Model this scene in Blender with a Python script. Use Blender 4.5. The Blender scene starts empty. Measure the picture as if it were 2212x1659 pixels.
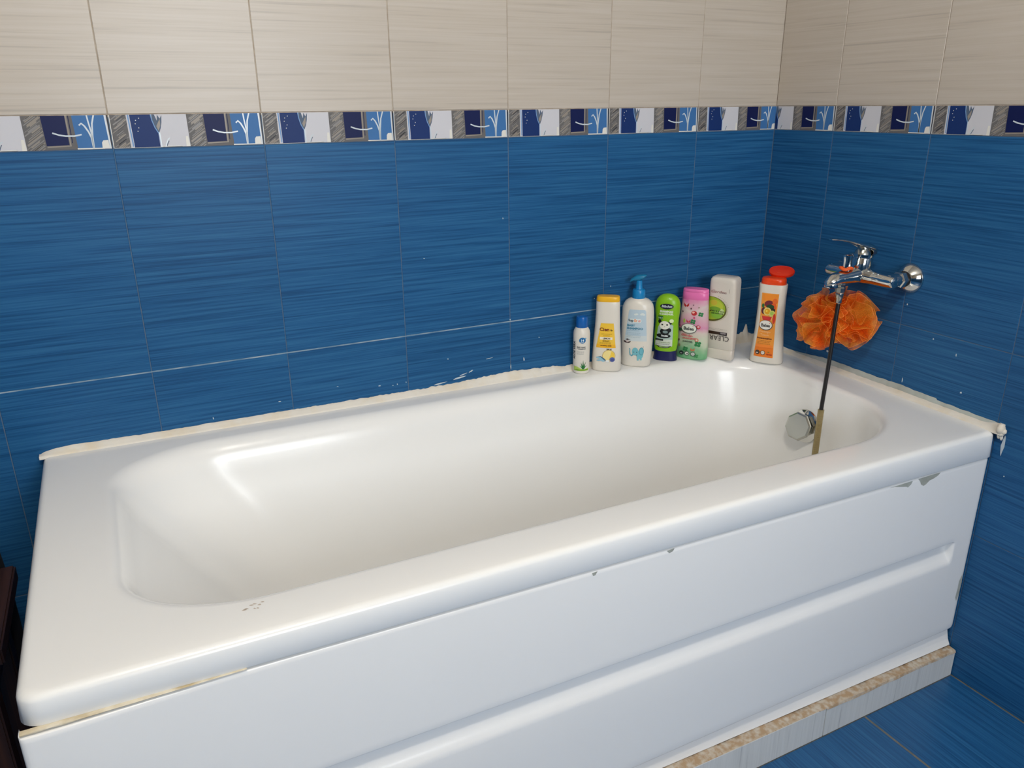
import bpy, bmesh, math, random
from mathutils import Vector, Matrix, noise
R_ = random.Random(7)
scene = bpy.context.scene
col = scene.collection
PI = math.pi

# ------------------------------------------------------------------ camera
cd_ = bpy.data.cameras.new('camera'); cam = bpy.data.objects.new('camera', cd_); col.objects.link(cam)
right = Vector((0.892357, -0.451236, -0.009234)); upv = Vector((0.159182, 0.295419, 0.941982)); fwd = Vector((0.422327, 0.842054, -0.335538))
M = Matrix((( right.x, upv.x, -fwd.x, -1.5167), (right.y, upv.y, -fwd.y, -1.54547), (right.z, upv.z, -fwd.z, 1.21197), (0, 0, 0, 1)))
cam.matrix_world = M
cd_.sensor_width = 36; cd_.sensor_fit = 'HORIZONTAL'; cd_.lens = 1694.705 / 2212 * 36; cd_.clip_start = 0.02
scene.camera = cam

# ------------------------------------------------------------------ world, lights, exposure
w = bpy.data.worlds.new('world'); scene.world = w; w.use_nodes = True
w.node_tree.nodes['Background'].inputs[0].default_value = (0.62, 0.78, 1.0, 1)
w.node_tree.nodes['Background'].inputs[1].default_value = 1.0
vs = scene.view_settings
vs.view_transform = 'Standard'; vs.look = 'None'; vs.gamma = 1; vs.use_curve_mapping = False
vs.exposure = 0.02
def area(name, loc, target, sx, sy, power, color):
    l = bpy.data.lights.new(name, 'AREA'); l.shape = 'RECTANGLE'; l.size = sx; l.size_y = sy; l.energy = power; l.color = color
    o = bpy.data.objects.new(name, l); col.objects.link(o); o.location = loc
    o.rotation_euler = (Vector(target) - Vector(loc)).to_track_quat('-Z', 'Y').to_euler(); return o
WINX0, WINX1, WINZ0, WINZ1, FY = -1.50, -0.50, 0.95, 1.95, -2.8
area('window_daylight', ((WINX0 + WINX1) / 2, FY - 0.10, (WINZ0 + WINZ1) / 2), ((WINX0 + WINX1) / 2, 0, 1.0), 0.98, 0.98, 33, (0.93, 0.97, 1.0))
LAMP = (-1.40, -1.50, 2.28)

# ------------------------------------------------------------------ helpers
def tag(o, label=None, cat=None, group=None, kind=None):
    if label: o['label'] = label
    if cat: o['category'] = cat
    if group: o['group'] = group
    if kind: o['kind'] = kind
    return o
def empty(name, loc=(0, 0, 0), rz=0.0):
    o = bpy.data.objects.new(name, None); col.objects.link(o); o.location = loc; o.rotation_euler = (0, 0, rz); o.empty_display_size = 0.05
    return o
def link(name, me, parent=None):
    o = bpy.data.objects.new(name, me); col.objects.link(o)
    if parent is not None: o.parent = parent
    return o
def from_bm(name, bm, mats, parent=None, smooth=None):
    me = bpy.data.meshes.new(name); bm.normal_update(); bm.to_mesh(me); bm.free()
    for m in (mats if isinstance(mats, (list, tuple)) else [mats]): me.materials.append(m)
    if smooth is not None:
        me.shade_smooth()
        me.set_sharp_from_angle(angle=math.radians(smooth))
    return link(name, me, parent)
def from_data(name, vs_, fs, mats, parent=None, smooth=None):
    bm = bmesh.new(); bv = [bm.verts.new(v) for v in vs_]
    for f in fs:
        try: bm.faces.new([bv[i] for i in f])
        except ValueError: pass
    return from_bm(name, bm, mats, parent, smooth)
def srgb(r, g, b):
    f = lambda c: (c / 255 / 12.92) if c / 255 <= 0.04045 else ((c / 255 + 0.055) / 1.055) ** 2.4
    return (f(r), f(g), f(b), 1)
def mat(name, color, rough=0.5, metal=0.0, spec=0.5, coat=0.0):
    m = bpy.data.materials.new(name); m.use_nodes = True; b = m.node_tree.nodes['Principled BSDF']
    b.inputs['Base Color'].default_value = color if len(color) == 4 else (*color, 1)
    b.inputs['Roughness'].default_value = rough; b.inputs['Metallic'].default_value = metal
    b.inputs['Specular IOR Level'].default_value = spec; b.inputs['Coat Weight'].default_value = coat
    b.inputs['Coat Roughness'].default_value = 0.05
    return m
def add_noise(m, c2, scale=20, lo=0.4, hi=0.7, detail=4, bump=0.0, bscale=None, coord='Object'):
    nt = m.node_tree; b = nt.nodes['Principled BSDF']; tc = nt.nodes.new('ShaderNodeTexCoord')
    n = nt.nodes.new('ShaderNodeTexNoise'); n.inputs['Scale'].default_value = scale; n.inputs['Detail'].default_value = detail
    nt.links.new(tc.outputs[coord], n.inputs['Vector'])
    r = nt.nodes.new('ShaderNodeValToRGB'); r.color_ramp.elements[0].position = lo; r.color_ramp.elements[1].position = hi
    r.color_ramp.elements[0].color = b.inputs['Base Color'].default_value; r.color_ramp.elements[1].color = c2
    nt.links.new(n.outputs['Fac'], r.inputs['Fac']); nt.links.new(r.outputs[0], b.inputs['Base Color'])
    if bump:
        n2 = nt.nodes.new('ShaderNodeTexNoise'); n2.inputs['Scale'].default_value = bscale or scale * 2; n2.inputs['Detail'].default_value = 5
        nt.links.new(tc.outputs[coord], n2.inputs['Vector'])
        bp = nt.nodes.new('ShaderNodeBump'); bp.inputs['Strength'].default_value = bump; bp.inputs['Distance'].default_value = 0.002
        nt.links.new(n2.outputs['Fac'], bp.inputs['Height']); nt.links.new(bp.outputs[0], b.inputs['Normal'])
    return m
def tile_mat(name, base, dark, light, along, across, rough=0.3, amt=1.0, bump=0.12, s_long=4.5, s_across=240.0, lo=0.36, hi=0.68):
    """ceramic glaze with fine brush strokes; along/across = which world axes the strokes follow (x+y, z ...)"""
    m = mat(name, base, rough); nt = m.node_tree; b = nt.nodes['Principled BSDF']
    g = nt.nodes.new('ShaderNodeNewGeometry'); sp = nt.nodes.new('ShaderNodeSeparateXYZ'); nt.links.new(g.outputs['Position'], sp.inputs[0])
    def comb(ax, sc):
        if ax == 'xy':
            a = nt.nodes.new('ShaderNodeMath'); a.operation = 'ADD'; nt.links.new(sp.outputs['X'], a.inputs[0]); nt.links.new(sp.outputs['Y'], a.inputs[1]); s = a.outputs[0]
        else: s = sp.outputs[ax.upper()]
        k = nt.nodes.new('ShaderNodeMath'); k.operation = 'MULTIPLY'; k.inputs[1].default_value = sc; nt.links.new(s, k.inputs[0]); return k.outputs[0]
    oi = nt.nodes.new('ShaderNodeObjectInfo'); rk = nt.nodes.new('ShaderNodeMath'); rk.operation = 'MULTIPLY'; rk.inputs[1].default_value = 37.0
    nt.links.new(oi.outputs['Random'], rk.inputs[0])
    def field(sl, sa, det, dist):
        c = nt.nodes.new('ShaderNodeCombineXYZ'); nt.links.new(comb(along, sl), c.inputs[0]); nt.links.new(comb(across, sa), c.inputs[1]); nt.links.new(rk.outputs[0], c.inputs[2])
        n = nt.nodes.new('ShaderNodeTexNoise'); n.inputs['Scale'].default_value = 1; n.inputs['Detail'].default_value = det; n.inputs['Distortion'].default_value = dist
        nt.links.new(c.outputs[0], n.inputs['Vector']); return n.outputs['Fac']
    f1 = field(s_long, s_across, 3, 0.25); f2 = field(s_long * 1.7, s_across * 3.1, 2, 0.1); f3 = field(1.3, 4.0, 2, 0)
    r = nt.nodes.new('ShaderNodeValToRGB'); e = r.color_ramp.elements; e[0].position = lo; e[0].color = dark; e[1].position = hi; e[1].color = light
    mid = e.new((lo + hi) / 2 - 0.03); mid.color = base
    mx = nt.nodes.new('ShaderNodeMix'); mx.data_type = 'FLOAT'; mx.inputs[0].default_value = 0.35; nt.links.new(f1, mx.inputs[2]); nt.links.new(f2, mx.inputs[3])
    nt.links.new(mx.outputs[0], r.inputs['Fac'])
    h = nt.nodes.new('ShaderNodeHueSaturation'); v = nt.nodes.new('ShaderNodeMapRange'); v.inputs['To Min'].default_value = 0.93; v.inputs['To Max'].default_value = 1.07
    nt.links.new(f3, v.inputs['Value']); nt.links.new(v.outputs[0], h.inputs['Value']); nt.links.new(r.outputs[0], h.inputs['Color']); nt.links.new(h.outputs[0], b.inputs['Base Color'])
    bp = nt.nodes.new('ShaderNodeBump'); bp.inputs['Strength'].default_value = bump; bp.inputs['Distance'].default_value = 0.001
    nt.links.new(mx.outputs[0], bp.inputs['Height']); nt.links.new(bp.outputs[0], b.inputs['Normal'])
    return m

BLUE = dict(base=srgb(33, 90, 139), dark=srgb(24, 74, 120), light=srgb(48, 106, 152))
CREAM = dict(base=srgb(190, 180, 167), dark=srgb(172, 163, 153), light=srgb(196, 187, 176))
M_BLUE = tile_mat('blue_glaze', along='xy', across='z', rough=0.40, **BLUE); M_BLUE.node_tree.nodes['Principled BSDF'].inputs['Specular IOR Level'].default_value = 0.22
M_CREAM = tile_mat('cream_glaze', along='xy', across='z', rough=0.35, s_long=3.0, s_across=130, lo=0.30, hi=0.62, bump=0.06, **CREAM)
M_FLOOR = tile_mat('blue_floor_glaze', along='y', across='x', rough=0.35, **BLUE)
M_PLINTH = tile_mat('pale_plinth_glaze', along='z', across='xy', rough=0.4, s_long=6, s_across=170, base=srgb(214, 214, 210), dark=srgb(182, 182, 180), light=srgb(222, 222, 218), lo=0.28, hi=0.6, bump=0.05)
M_GROUT_B = add_noise(mat('blue_wall_grout', srgb(74, 104, 134), 0.8), srgb(98, 112, 130), 60)
M_GROUT_C = add_noise(mat('cream_wall_grout', srgb(160, 146, 130), 0.8), srgb(186, 174, 158), 60)
M_GROUT_L = add_noise(mat('pale_grout', srgb(92, 128, 156), 0.8), srgb(160, 178, 190), 25, 0.35, 0.65)
M_GROUT_F = add_noise(mat('floor_grout', srgb(104, 104, 98), 0.9), srgb(124, 118, 108), 60)
M_TUB = mat('white_acrylic', (0.935, 0.935, 0.915, 1), 0.20, coat=0.06)
M_PANEL = mat('white_panel_plastic', (0.93, 0.925, 0.905, 1), 0.22, coat=0.1)
M_CAULK = add_noise(mat('cream_caulk', srgb(234, 228, 216), 0.6), srgb(228, 214, 188), 30, 0.45, 0.8, bump=0.25, bscale=90)
M_CAULK2 = add_noise(mat('grey_caulk', srgb(186, 192, 186), 0.5), srgb(168, 172, 164), 30, 0.4, 0.75, bump=0.3, bscale=90)
M_DIRT = add_noise(mat('yellowed_sealant', srgb(222, 212, 190), 0.5), srgb(190, 172, 136), 40, 0.4, 0.7)
M_STAIN = add_noise(mat('grey_glue_stain', srgb(176, 180, 172), 0.7), srgb(160, 162, 152), 60, 0.4, 0.7)
M_MORTAR = add_noise(mat('tan_mortar', srgb(180, 152, 120), 0.9), srgb(206, 196, 180), 80, 0.40, 0.64, bump=1.0, bscale=120)
M_CHROME = mat('chrome', (0.70, 0.70, 0.67, 1), 0.08, 1.0)
M_CHROME_D = mat('dull_chrome', (0.50, 0.50, 0.45, 1), 0.22, 1.0)
M_BLACK = mat('black_rubber', (0.012, 0.010, 0.010, 1), 0.35)
M_WHITE_PAINT = mat('white_paint', (0.75, 0.74, 0.70, 1), 0.7)
M_WOOD = tile_mat('dark_brown_wood', along='y', across='x', rough=0.4, base=srgb(52, 28, 16), dark=srgb(28, 14, 8), light=srgb(70, 40, 22), s_long=4, s_across=60)

# ------------------------------------------------------------------ room shell and tiles
ZB, ZT, TW, TH = 1.1472, 1.2026, 0.25, 0.3996
CX, DY = 0.2445, 0.1851
XL, YF, ZC = -3.0, FY, 2.5
def quad_obj(name, pts, m, parent=None):
    return from_data(name, pts, [tuple(range(len(pts)))], m, parent)
def wall_slab(name, p0, p1, nrm, thick, parts):
    """solid slab; parts = [(z0, z1, material)] front faces; nrm points into the room"""
    bm = bmesh.new(); n = Vector(nrm)
    for i, (z0, z1, m) in enumerate(parts):
        a, b = Vector(p0), Vector(p1)
        vs8 = []
        for q in (0, -thick):
            for (pt, z) in ((a, z0), (b, z0), (b, z1), (a, z1)):
                vs8.append(bm.verts.new(Vector((pt.x, pt.y, z)) + n * q))
        for f in ((0, 1, 2, 3), (7, 6, 5, 4), (0, 4, 5, 1), (3, 2, 6, 7), (1, 5, 6, 2), (0, 3, 7, 4)):
            fc = bm.faces.new([vs8[k] for k in f]); fc.material_index = i
    bmesh.ops.recalc_face_normals(bm, faces=bm.faces)
    o = from_bm(name, bm, [p[2] for p in parts]); tag(o, kind='structure'); return o
GP = 0.0008   # grout plane lies this far behind tile faces
wall_back = wall_slab('wall_back', (XL, GP, 0), (0.1, GP, 0), (0, -1, 0), 0.1, [(0, ZT - 0.004, M_GROUT_B), (ZT - 0.004, ZC, M_GROUT_C)])
wall_right = wall_slab('wall_right', (GP, 0, 0), (GP, YF, 0), (-1, 0, 0), 0.1, [(0, ZT - 0.004, M_GROUT_B), (ZT - 0.004, ZC, M_GROUT_C)])
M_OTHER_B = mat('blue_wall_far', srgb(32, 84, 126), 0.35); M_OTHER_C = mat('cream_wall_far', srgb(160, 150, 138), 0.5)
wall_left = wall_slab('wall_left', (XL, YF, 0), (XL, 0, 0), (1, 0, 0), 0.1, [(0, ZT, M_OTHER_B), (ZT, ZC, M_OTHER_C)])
bm = bmesh.new()
def slab_box(bm, x0, x1, y0, y1, z0, z1, mi=0):
    v = [bm.verts.new(p) for p in ((x0, y0, z0), (x1, y0, z0), (x1, y1, z0), (x0, y1, z0), (x0, y0, z1), (x1, y0, z1), (x1, y1, z1), (x0, y1, z1))]
    for f in ((3, 2, 1, 0), (4, 5, 6, 7), (0, 1, 5, 4), (1, 2, 6, 5), (2, 3, 7, 6), (3, 0, 4, 7)):
        fc = bm.faces.new([v[i] for i in f]); fc.material_index = mi
for (x0, x1, z0, z1, mi) in ((XL, WINX0, 0, ZT, 0), (XL, WINX0, ZT, ZC, 1), (WINX1, 0.1, 0, ZT, 0), (WINX1, 0.1, ZT, ZC, 1), (WINX0, WINX1, 0, WINZ0, 0), (WINX0, WINX1, WINZ1, ZC, 1)):
    slab_box(bm, x0, x1, YF - 0.1, YF, z0, z1, mi)
tag(from_bm('wall_front', bm, [M_OTHER_B, M_OTHER_C]), kind='structure')
bm = bmesh.new(); slab_box(bm, XL, 0.1, YF - 0.1, 0.1, ZC, ZC + 0.1); tag(from_bm('ceiling', bm, mat('ceiling_paint', srgb(190, 186, 180), 0.8)), kind='structure')
bm = bmesh.new(); slab_box(bm, XL, 0.1, YF - 0.1, 0.1, -0.1, -GP); floor = tag(from_bm('floor', bm, M_GROUT_F), kind='structure')
# window frame (behind the camera)
bm = bmesh.new(); fw = 0.05
for b4 in ((WINX0, WINX0 + fw, WINZ0, WINZ1), (WINX1 - fw, WINX1, WINZ0, WINZ1), (WINX0 + fw, WINX1 - fw, WINZ0, WINZ0 + fw), (WINX0 + fw, WINX1 - fw, WINZ1 - fw, WINZ1), ((WINX0 + WINX1) / 2 - 0.02, (WINX0 + WINX1) / 2 + 0.02, WINZ0 + fw, WINZ1 - fw)):
    slab_box(bm, b4[0], b4[1], YF - 0.07, YF - 0.01, b4[2], b4[3])
tag(from_bm('window_1', bm, M_WHITE_PAINT), kind='structure')

_tile_cache = {}
def tile_mesh(wd, ht, m, dep=0.006, bev=0.0007, key=''):
    k = (round(wd, 4), round(ht, 4), m.name, key)
    if k in _tile_cache: return _tile_cache[k]
    x0, x1, z0, z1 = 0, wd, 0, ht
    V = [(x0, 0, z0), (x1, 0, z0), (x1, 0, z1), (x0, 0, z1)]
    b = bev
    V = [(x0, dep, z0), (x1, dep, z0), (x1, dep, z1), (x0, dep, z1), (x0, b, z0), (x1, b, z0), (x1, b, z1), (x0, b, z1),
         (x0 + b, 0, z0 + b), (x1 - b, 0, z0 + b), (x1 - b, 0, z1 - b), (x0 + b, 0, z1 - b)]
    F = [(8, 9, 10, 11)]
    for i in range(4):
        j = (i + 1) % 4; F.append((i, j, 4 + j, 4 + i)); F.append((4 + i, 4 + j, 8 + j, 8 + i))
    me = bpy.data.meshes.new('tile'); me.from_pydata(V, [], F); me.materials.append(m); me.update(); _tile_cache[k] = me; return me
G = 0.0015
def put_tile(wall, u0, u1, z0, z1, m, side, jz=True):
    me = tile_mesh(u1 - u0 - G, z1 - z0 - G, m)
    o = link('tile', me, wall); jt = R_.uniform(-0.0003, 0.0003)
    if side == 'back': o.location = (u0 + G / 2, jt, z0 + G / 2)
    else: o.location = (jt, -u0 - G / 2, z0 + G / 2); o.rotation_euler = (0, 0, -PI / 2)
    return o
xs_back = [-0.0, -CX]
while xs_back[-1] > XL: xs_back.append(xs_back[-1] - TW)
xs_back[-1] = XL
ys_right = [0.0, DY]
while ys_right[-1] < -YF: ys_right.append(ys_right[-1] + TW)
ys_right[-1] = -YF
rows = [(0.0, ZB - 2 * TH, M_BLUE), (ZB - 2 * TH, ZB - TH, M_BLUE), (ZB - TH, ZB, M_BLUE), (ZT, ZT + TH, M_CREAM), (ZT + TH, ZT + 2 * TH, M_CREAM), (ZT + 2 * TH, ZT + 3 * TH, M_CREAM), (ZT + 3 * TH, ZC, M_CREAM)]
for (z0, z1, m) in rows:
    for a, b in zip(xs_back[1:], xs_back[:-1]): put_tile(wall_back, a, b, z0, z1, m, 'back')
    for a, b in zip(ys_right[:-1], ys_right[1:]): put_tile(wall_right, a, b, z0, z1, m, 'right')
for zj in (ZB - TH,):
    bm = bmesh.new(); slab_box(bm, XL, -0.0004, 0.0001, 0.004, zj - 0.0013, zj + 0.0013); from_bm('grout_line', bm, M_GROUT_L, wall_back)['label'] = 'pale horizontal grout line in the blue tiles'
# floor tiles
fx = [0.0, -0.276]
while fx[-1] > XL: fx.append(fx[-1] - 0.33)
fx[-1] = XL
fy = [0.0, -0.37, -0.70, -1.03]
while fy[-1] > YF: fy.append(fy[-1] - 0.33)
fy[-1] = YF
for a, b in zip(fx[1:], fx[:-1]):
    for c, d in zip(fy[1:], fy[:-1]):
        me = tile_mesh(b - a - 0.005, d - c - 0.005, M_FLOOR, key='f'); o = link('tile', me, floor)
        o.rotation_euler = (-PI / 2, 0, 0)   # local z -> world +y, front (-y) -> +z
        o.location = (a + 0.0025, c + 0.0025, 0)

# ------------------------------------------------------------------ border tiles (printed decor)
def flat(name, c, rough=0.3): return mat(name, c, rough, spec=0.25)
M_BW = flat('border_pale', srgb(206, 206, 212), 0.45); M_BG = flat('border_brushed_grey', srgb(104, 102, 102), 0.5)
M_BN = flat('border_navy', srgb(20, 48, 104), 0.45); M_BK = flat('border_dark_navy', srgb(8, 22, 74), 0.45); M_BL = flat('border_blue', srgb(62, 112, 168), 0.45); M_BLL = flat('border_light_blue', srgb(120, 158, 204), 0.45)
M_BS = mat('border_silver_relief', srgb(206, 216, 222), 0.2, 0.0); M_BF = flat('border_white', srgb(226, 224, 216)); M_BT = flat('border_taupe', srgb(150, 142, 132)); M_BGR = flat('border_slate', srgb(84, 100, 122), 0.45); M_BX = flat('border_joint_black', srgb(12, 14, 24))
BMATS = [M_BW, M_BG, M_BN, M_BK, M_BL, M_BLL, M_BS, M_BF, M_BT, M_BGR, M_BX, flat('border_light_grey', srgb(138, 136, 134)), flat('border_dark_grey', srgb(72, 70, 72))]
def strip_pts(pts, wds):
    """polyline with widths -> polygon (units: u in metres, v in metres)"""
    L, Rr = [], []
    for i, p in enumerate(pts):
        a = Vector(pts[max(0, i - 1)]); b = Vector(pts[min(len(pts) - 1, i + 1)]); d = (b - a); d = d.normalized() if d.length > 0 else Vector((1, 0)); n = Vector((-d.y, d.x))
        wv = wds[i] if isinstance(wds, (list, tuple)) else wds
        L.append(tuple(Vector(p) + n * wv / 2)); Rr.append(tuple(Vector(p) - n * wv / 2))
    return [(L[i], L[i + 1], Rr[i + 1], Rr[i]) for i in range(len(pts) - 1)]
def border_layers():
    W, Hh = TW, ZT - ZB; out = []
    def P(mi, lay, *uv): out.append((mi, lay, [(u * W, v * Hh) for u, v in uv]))
    def S(mi, lay, wd, *uv):
        for q in strip_pts([(u * W, v * Hh) for u, v in uv], wd): out.append((mi, lay, list(q)))
    P(0, 0, (0, 0), (1, 0), (1, 1), (0, 1))
    P(1, 1, (0.008, 0.0), (0.112, 0.0), (0.108, 1), (0.008, 1))
    rb = random.Random(3)
    for (ua, ub) in ((0.010, 0.110), (0.494, 0.608)):
        for k in range(26):
            v0 = -0.35 + k * 0.05 + rb.uniform(-0.02, 0.02); c = rb.choice((8, 11, 11, 12, 8)); q0 = ua + rb.uniform(0, 0.4) * (ub - ua); q1 = ub - rb.uniform(0, 0.3) * (ub - ua)
            va, vb = v0 + (q0 - ua) * 3.2, v0 + (q1 - ua) * 3.2
            va2, vb2 = max(0.01, min(0.99, va)), max(0.01, min(0.99, vb))
            if vb2 - va2 > 0.05: S(c, 1.5, rb.uniform(0.0007, 0.0022), (q0 + (va2 - va) / 3.2, va2), (q1 + (vb2 - vb) / 3.2, vb2))
    S(5, 2, 0.0022, (0.128, 0.05), (0.124, 0.5), (0.120, 1.0))
    P(2, 1, (0.136, 0.0), (0.298, 0.0), (0.296, 0.45), (0.284, 0.62), (0.266, 0.8), (0.262, 1), (0.13, 1))
    for (u, v) in ((0.165, 0.82), (0.16, 0.72), (0.178, 0.6), (0.17, 0.5), (0.186, 0.88)):
        P(7, 3, *[(u + 0.0035 * math.cos(k * PI / 3), v + 0.016 * math.sin(k * PI / 3)) for k in range(6)])
    # tulip
    P(9, 2, (0.300, 0.42), (0.282, 0.60), (0.270, 0.80), (0.268, 1.0), (0.286, 0.98), (0.298, 0.80), (0.304, 0.98), (0.318, 0.86), (0.332, 0.97), (0.326, 0.75), (0.316, 0.58))
    P(8, 3, (0.300, 0.50), (0.290, 0.64), (0.300, 0.72), (0.318, 0.86), (0.316, 0.66))
    S(5, 4, 0.0016, (0.262, 1.0), (0.268, 0.8), (0.280, 0.6), (0.300, 0.42), (0.304, 0.0))
    S(6, 5, 0.0022, (0.304, 0.45), (0.306, 0.2), (0.306, 0.0))
    S(6, 5, 0.0018, (0.332, 0.0), (0.340, 0.12), (0.352, 0.24), (0.366, 0.28)); S(9, 3, 0.0012, (0.338, 0.0), (0.346, 0.1), (0.358, 0.2))
    S(9, 3, 0.0010, (0.35, 0.02), (0.44, 0.04)); S(7, 4, 0.0016, (0.31, 0.03), (0.44, 0.03))
    P(7, 3, (0.466, 0.0), (0.492, 0.0), (0.486, 0.33), (0.470, 0.33))
    # second grey band and the dark square in its frame
    P(1, 1, (0.494, 0.0), (0.79, 0.0), (0.79, 1.0), (0.490, 1.0))
    P(3, 2, (0.610, 0.13), (0.742, 0.15), (0.742, 1.0), (0.602, 1.0))
    S(8, 3, 0.0024, (0.612, 0.10), (0.75, 0.12), (0.748, 1.0)); S(3, 4, 0.0012, (0.763, 0.2), (0.762, 1.0))
    S(6, 6, 0.0024, (0.655, 0.50), (0.69, 0.44), (0.73, 0.405), (0.78, 0.40), (0.825, 0.44))
    # blue panel with plant
    P(4, 2, (0.79, 0.045), (0.985, 0.045), (0.978, 1.0), (0.782, 1.0))
    P(7, 3, (0.786, 0.0), (0.95, 0.0), (0.95, 0.045), (0.786, 0.05))
    S(6, 6, 0.0026, (0.883, 0.03), (0.880, 0.35), (0.868, 0.52), (0.850, 0.68), (0.833, 0.76), (0.818, 0.70))
    S(6, 6, 0.0022, (0.883, 0.05), (0.884, 0.5), (0.876, 0.8), (0.872, 1.0)); S(6, 6, 0.0024, (0.885, 0.05), (0.888, 0.4), (0.897, 0.75), (0.915, 1.0))
    P(7, 4, (0.936, 0.03), (0.982, 0.03), (0.978, 0.27), (0.948, 0.26), (0.938, 0.2))
    S(6, 5, 0.0018, (0.986, 0.0), (0.978, 1.0)); P(10, 3, (0.992, 0.0), (1.0, 0.0), (1.0, 1.0), (0.988, 1.0)); S(7, 4, 0.0014, (0.005, 0.0), (0.004, 1.0)); S(7, 4, 0.0012, (0.0, 0.012), (0.45, 0.012))
    return out
BL_ = border_layers()
def border_mesh(u0, u1):
    k = ('border', round(u0, 3), round(u1, 3))
    if k in _tile_cache: return _tile_cache[k]
    bm = bmesh.new(); Hh = ZT - ZB
    for mi, lay, pts in BL_:
        y = -lay * 0.00007
        vsx = [bm.verts.new((p[0], y, p[1])) for p in pts]
        try: f = bm.faces.new(vsx)
        except ValueError: continue
        f.material_index = mi; f.normal_update()
        if f.normal.y > 0: f.normal_flip()
    for (co, no) in (((u0 + G / 2, 0, 0), (-1, 0, 0)), ((u1 - G / 2, 0, 0), (1, 0, 0)), ((0, 0, 0.0008), (0, 0, -1)), ((0, 0, Hh - 0.0008), (0, 0, 1))):
        bmesh.ops.bisect_plane(bm, geom=bm.verts[:] + bm.edges[:] + bm.faces[:], plane_co=co, plane_no=no, clear_outer=True)
    # body behind the print
    n0 = len(bm.faces); bb = [(u0 + G / 2, u1 - G / 2, 0.0001, 0.006, 0.0008, Hh - 0.0008)]
    for q in bb: slab_box(bm, *q[:2], q[2], q[3], q[4], q[5])
    bmesh.ops.translate(bm, verts=bm.verts, vec=(-u0, 0, 0))
    me = bpy.data.meshes.new('border_tile'); bm.to_mesh(me); bm.free()
    for m in BMATS: me.materials.append(m)
    _tile_cache[k] = me; return me
for a, b in zip(xs_back[1:], xs_back[:-1]):
    wd = b - a; me = border_mesh(0, wd) if wd < 0.2499 and a > -0.3 else border_mesh(0, TW) if wd > 0.249 else border_mesh(TW - wd, TW)
    o = link('border_tile', me, wall_back); o.location = (a, 0, ZB); o['label'] = 'decorated border tile with navy blocks and silver plant motifs'
for a, b in zip(ys_right[:-1], ys_right[1:]):
    wd = b - a; me = border_mesh(TW - wd, TW) if a < 0.01 else border_mesh(0, min(wd, TW))
    o = link('border_tile', me, wall_right); o.location = (0, -a, ZB); o.rotation_euler = (0, 0, -PI / 2); o['label'] = 'decorated border tile with navy blocks and silver plant motifs'

# ------------------------------------------------------------------ bathtub
def zr(x, y): return 0.588 + 0.011 * (-x) + 0.013 * max(0, (0.69 + y) / 0.69)
TUBC = (-0.8485, -0.345)
def rrect_polar(th, x0, x1, y0, y1, radii, c):
    """distance from c to a rounded rectangle along th; radii = ((rx,ry) for left-front, right-front, right-back, left-back)"""
    dx, dy = math.cos(th), math.sin(th); lo, hi = 0.0, 3.0
    def inside(x, y):
        if not (x0 < x < x1 and y0 < y < y1): return False
        for (cx, sx, cy, sy, (rx, ry)) in ((x0, 1, y0, 1, radii[0]), (x1, -1, y0, 1, radii[1]), (x1, -1, y1, -1, radii[2]), (x0, 1, y1, -1, radii[3])):
            ux = (cx + sx * rx - x) * sx; uy = (cy + sy * ry - y) * sy
            if ux > 0 and uy > 0 and (ux / rx) ** 2 + (uy / ry) ** 2 > 1: return False
        return True
    for _ in range(34):
        m_ = (lo + hi) / 2
        if inside(c[0] + dx * m_, c[1] + dy * m_): lo = m_
        else: hi = m_
    return lo
NT = 260
OX0, OX1, OY0, OY1 = -1.697, -0.0015, -0.691, -0.0015
ths = []
corn = [math.atan2(y - TUBC[1], x - TUBC[0]) for x, y in ((OX0, OY0), (OX1, OY0), (OX1, OY1), (OX0, OY1))]
# sample evenly along outer perimeter
per = []
for (ax, ay, bx, by) in ((OX0, OY0, OX1, OY0), (OX1, OY0, OX1, OY1), (OX1, OY1, OX0, OY1), (OX0, OY1, OX0, OY0)):
    n = int(NT * (abs(bx - ax) + abs(by - ay)) / 4.76)
    for i in range(n):
        t = i / n; t = 0.5 - 0.5 * math.cos(PI * t) * (0.75) - 0.125 if False else t
        # denser near corners
        t = t + 0.10 * math.sin(2 * PI * t) * -1
        per.append(math.atan2(ay + (by - ay) * t - TUBC[1], ax + (bx - ax) * t - TUBC[0]))
ths = per; NT = len(ths)
def ring_outer(off, rad=0.014, radl=0.024):
    rr = ((radl, radl), (rad, rad), (0.004, 0.004), (0.004, 0.004))
    return [(TUBC[0] + math.cos(t) * d, TUBC[1] + math.sin(t) * d) for t in ths for d in [rrect_polar(t, OX0 + off, OX1 - off, OY0 + off, OY1 - off, rr, TUBC)]]
def ring_in(x0, x1, y0, y1, k=1.0):
    rr = ((0.19 * k, 0.135 * k), (0.21 * k, 0.18 * k), (0.20 * k, 0.17 * k), (0.19 * k, 0.13 * k))
    return [(TUBC[0] + math.cos(t) * d, TUBC[1] + math.sin(t) * d) for t in ths for d in [rrect_polar(t, x0, x1, y0, y1, rr, TUBC)]]
def apz(x): return 0.531 + 0.022 * (-x)
rings = []
rings.append([(x, y, apz(x) + 0.012) for x, y in ring_outer(0.012)])
rings.append([(x, y, apz(x)) for x, y in ring_outer(0.010)])
rings.append([(x, y, apz(x)) for x, y in ring_outer(0.0015)])
rings.append([(x, y, apz(x) + 0.002) for x, y in ring_outer(0.0)])
rings.append([(x, y, zr(x, y) - 0.016) for x, y in ring_outer(0.0010)])
for a in range(1, 6):
    q = a / 6 * PI / 2
    rings.append([(x, y, zr(x, y) - 0.011 * (1 - math.sin(q))) for x, y in ring_outer(0.001 + 0.011 * (1 - math.cos(q)))])
rings.append([(x, y, zr(x, y)) for x, y in ring_outer(0.013)])
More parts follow.
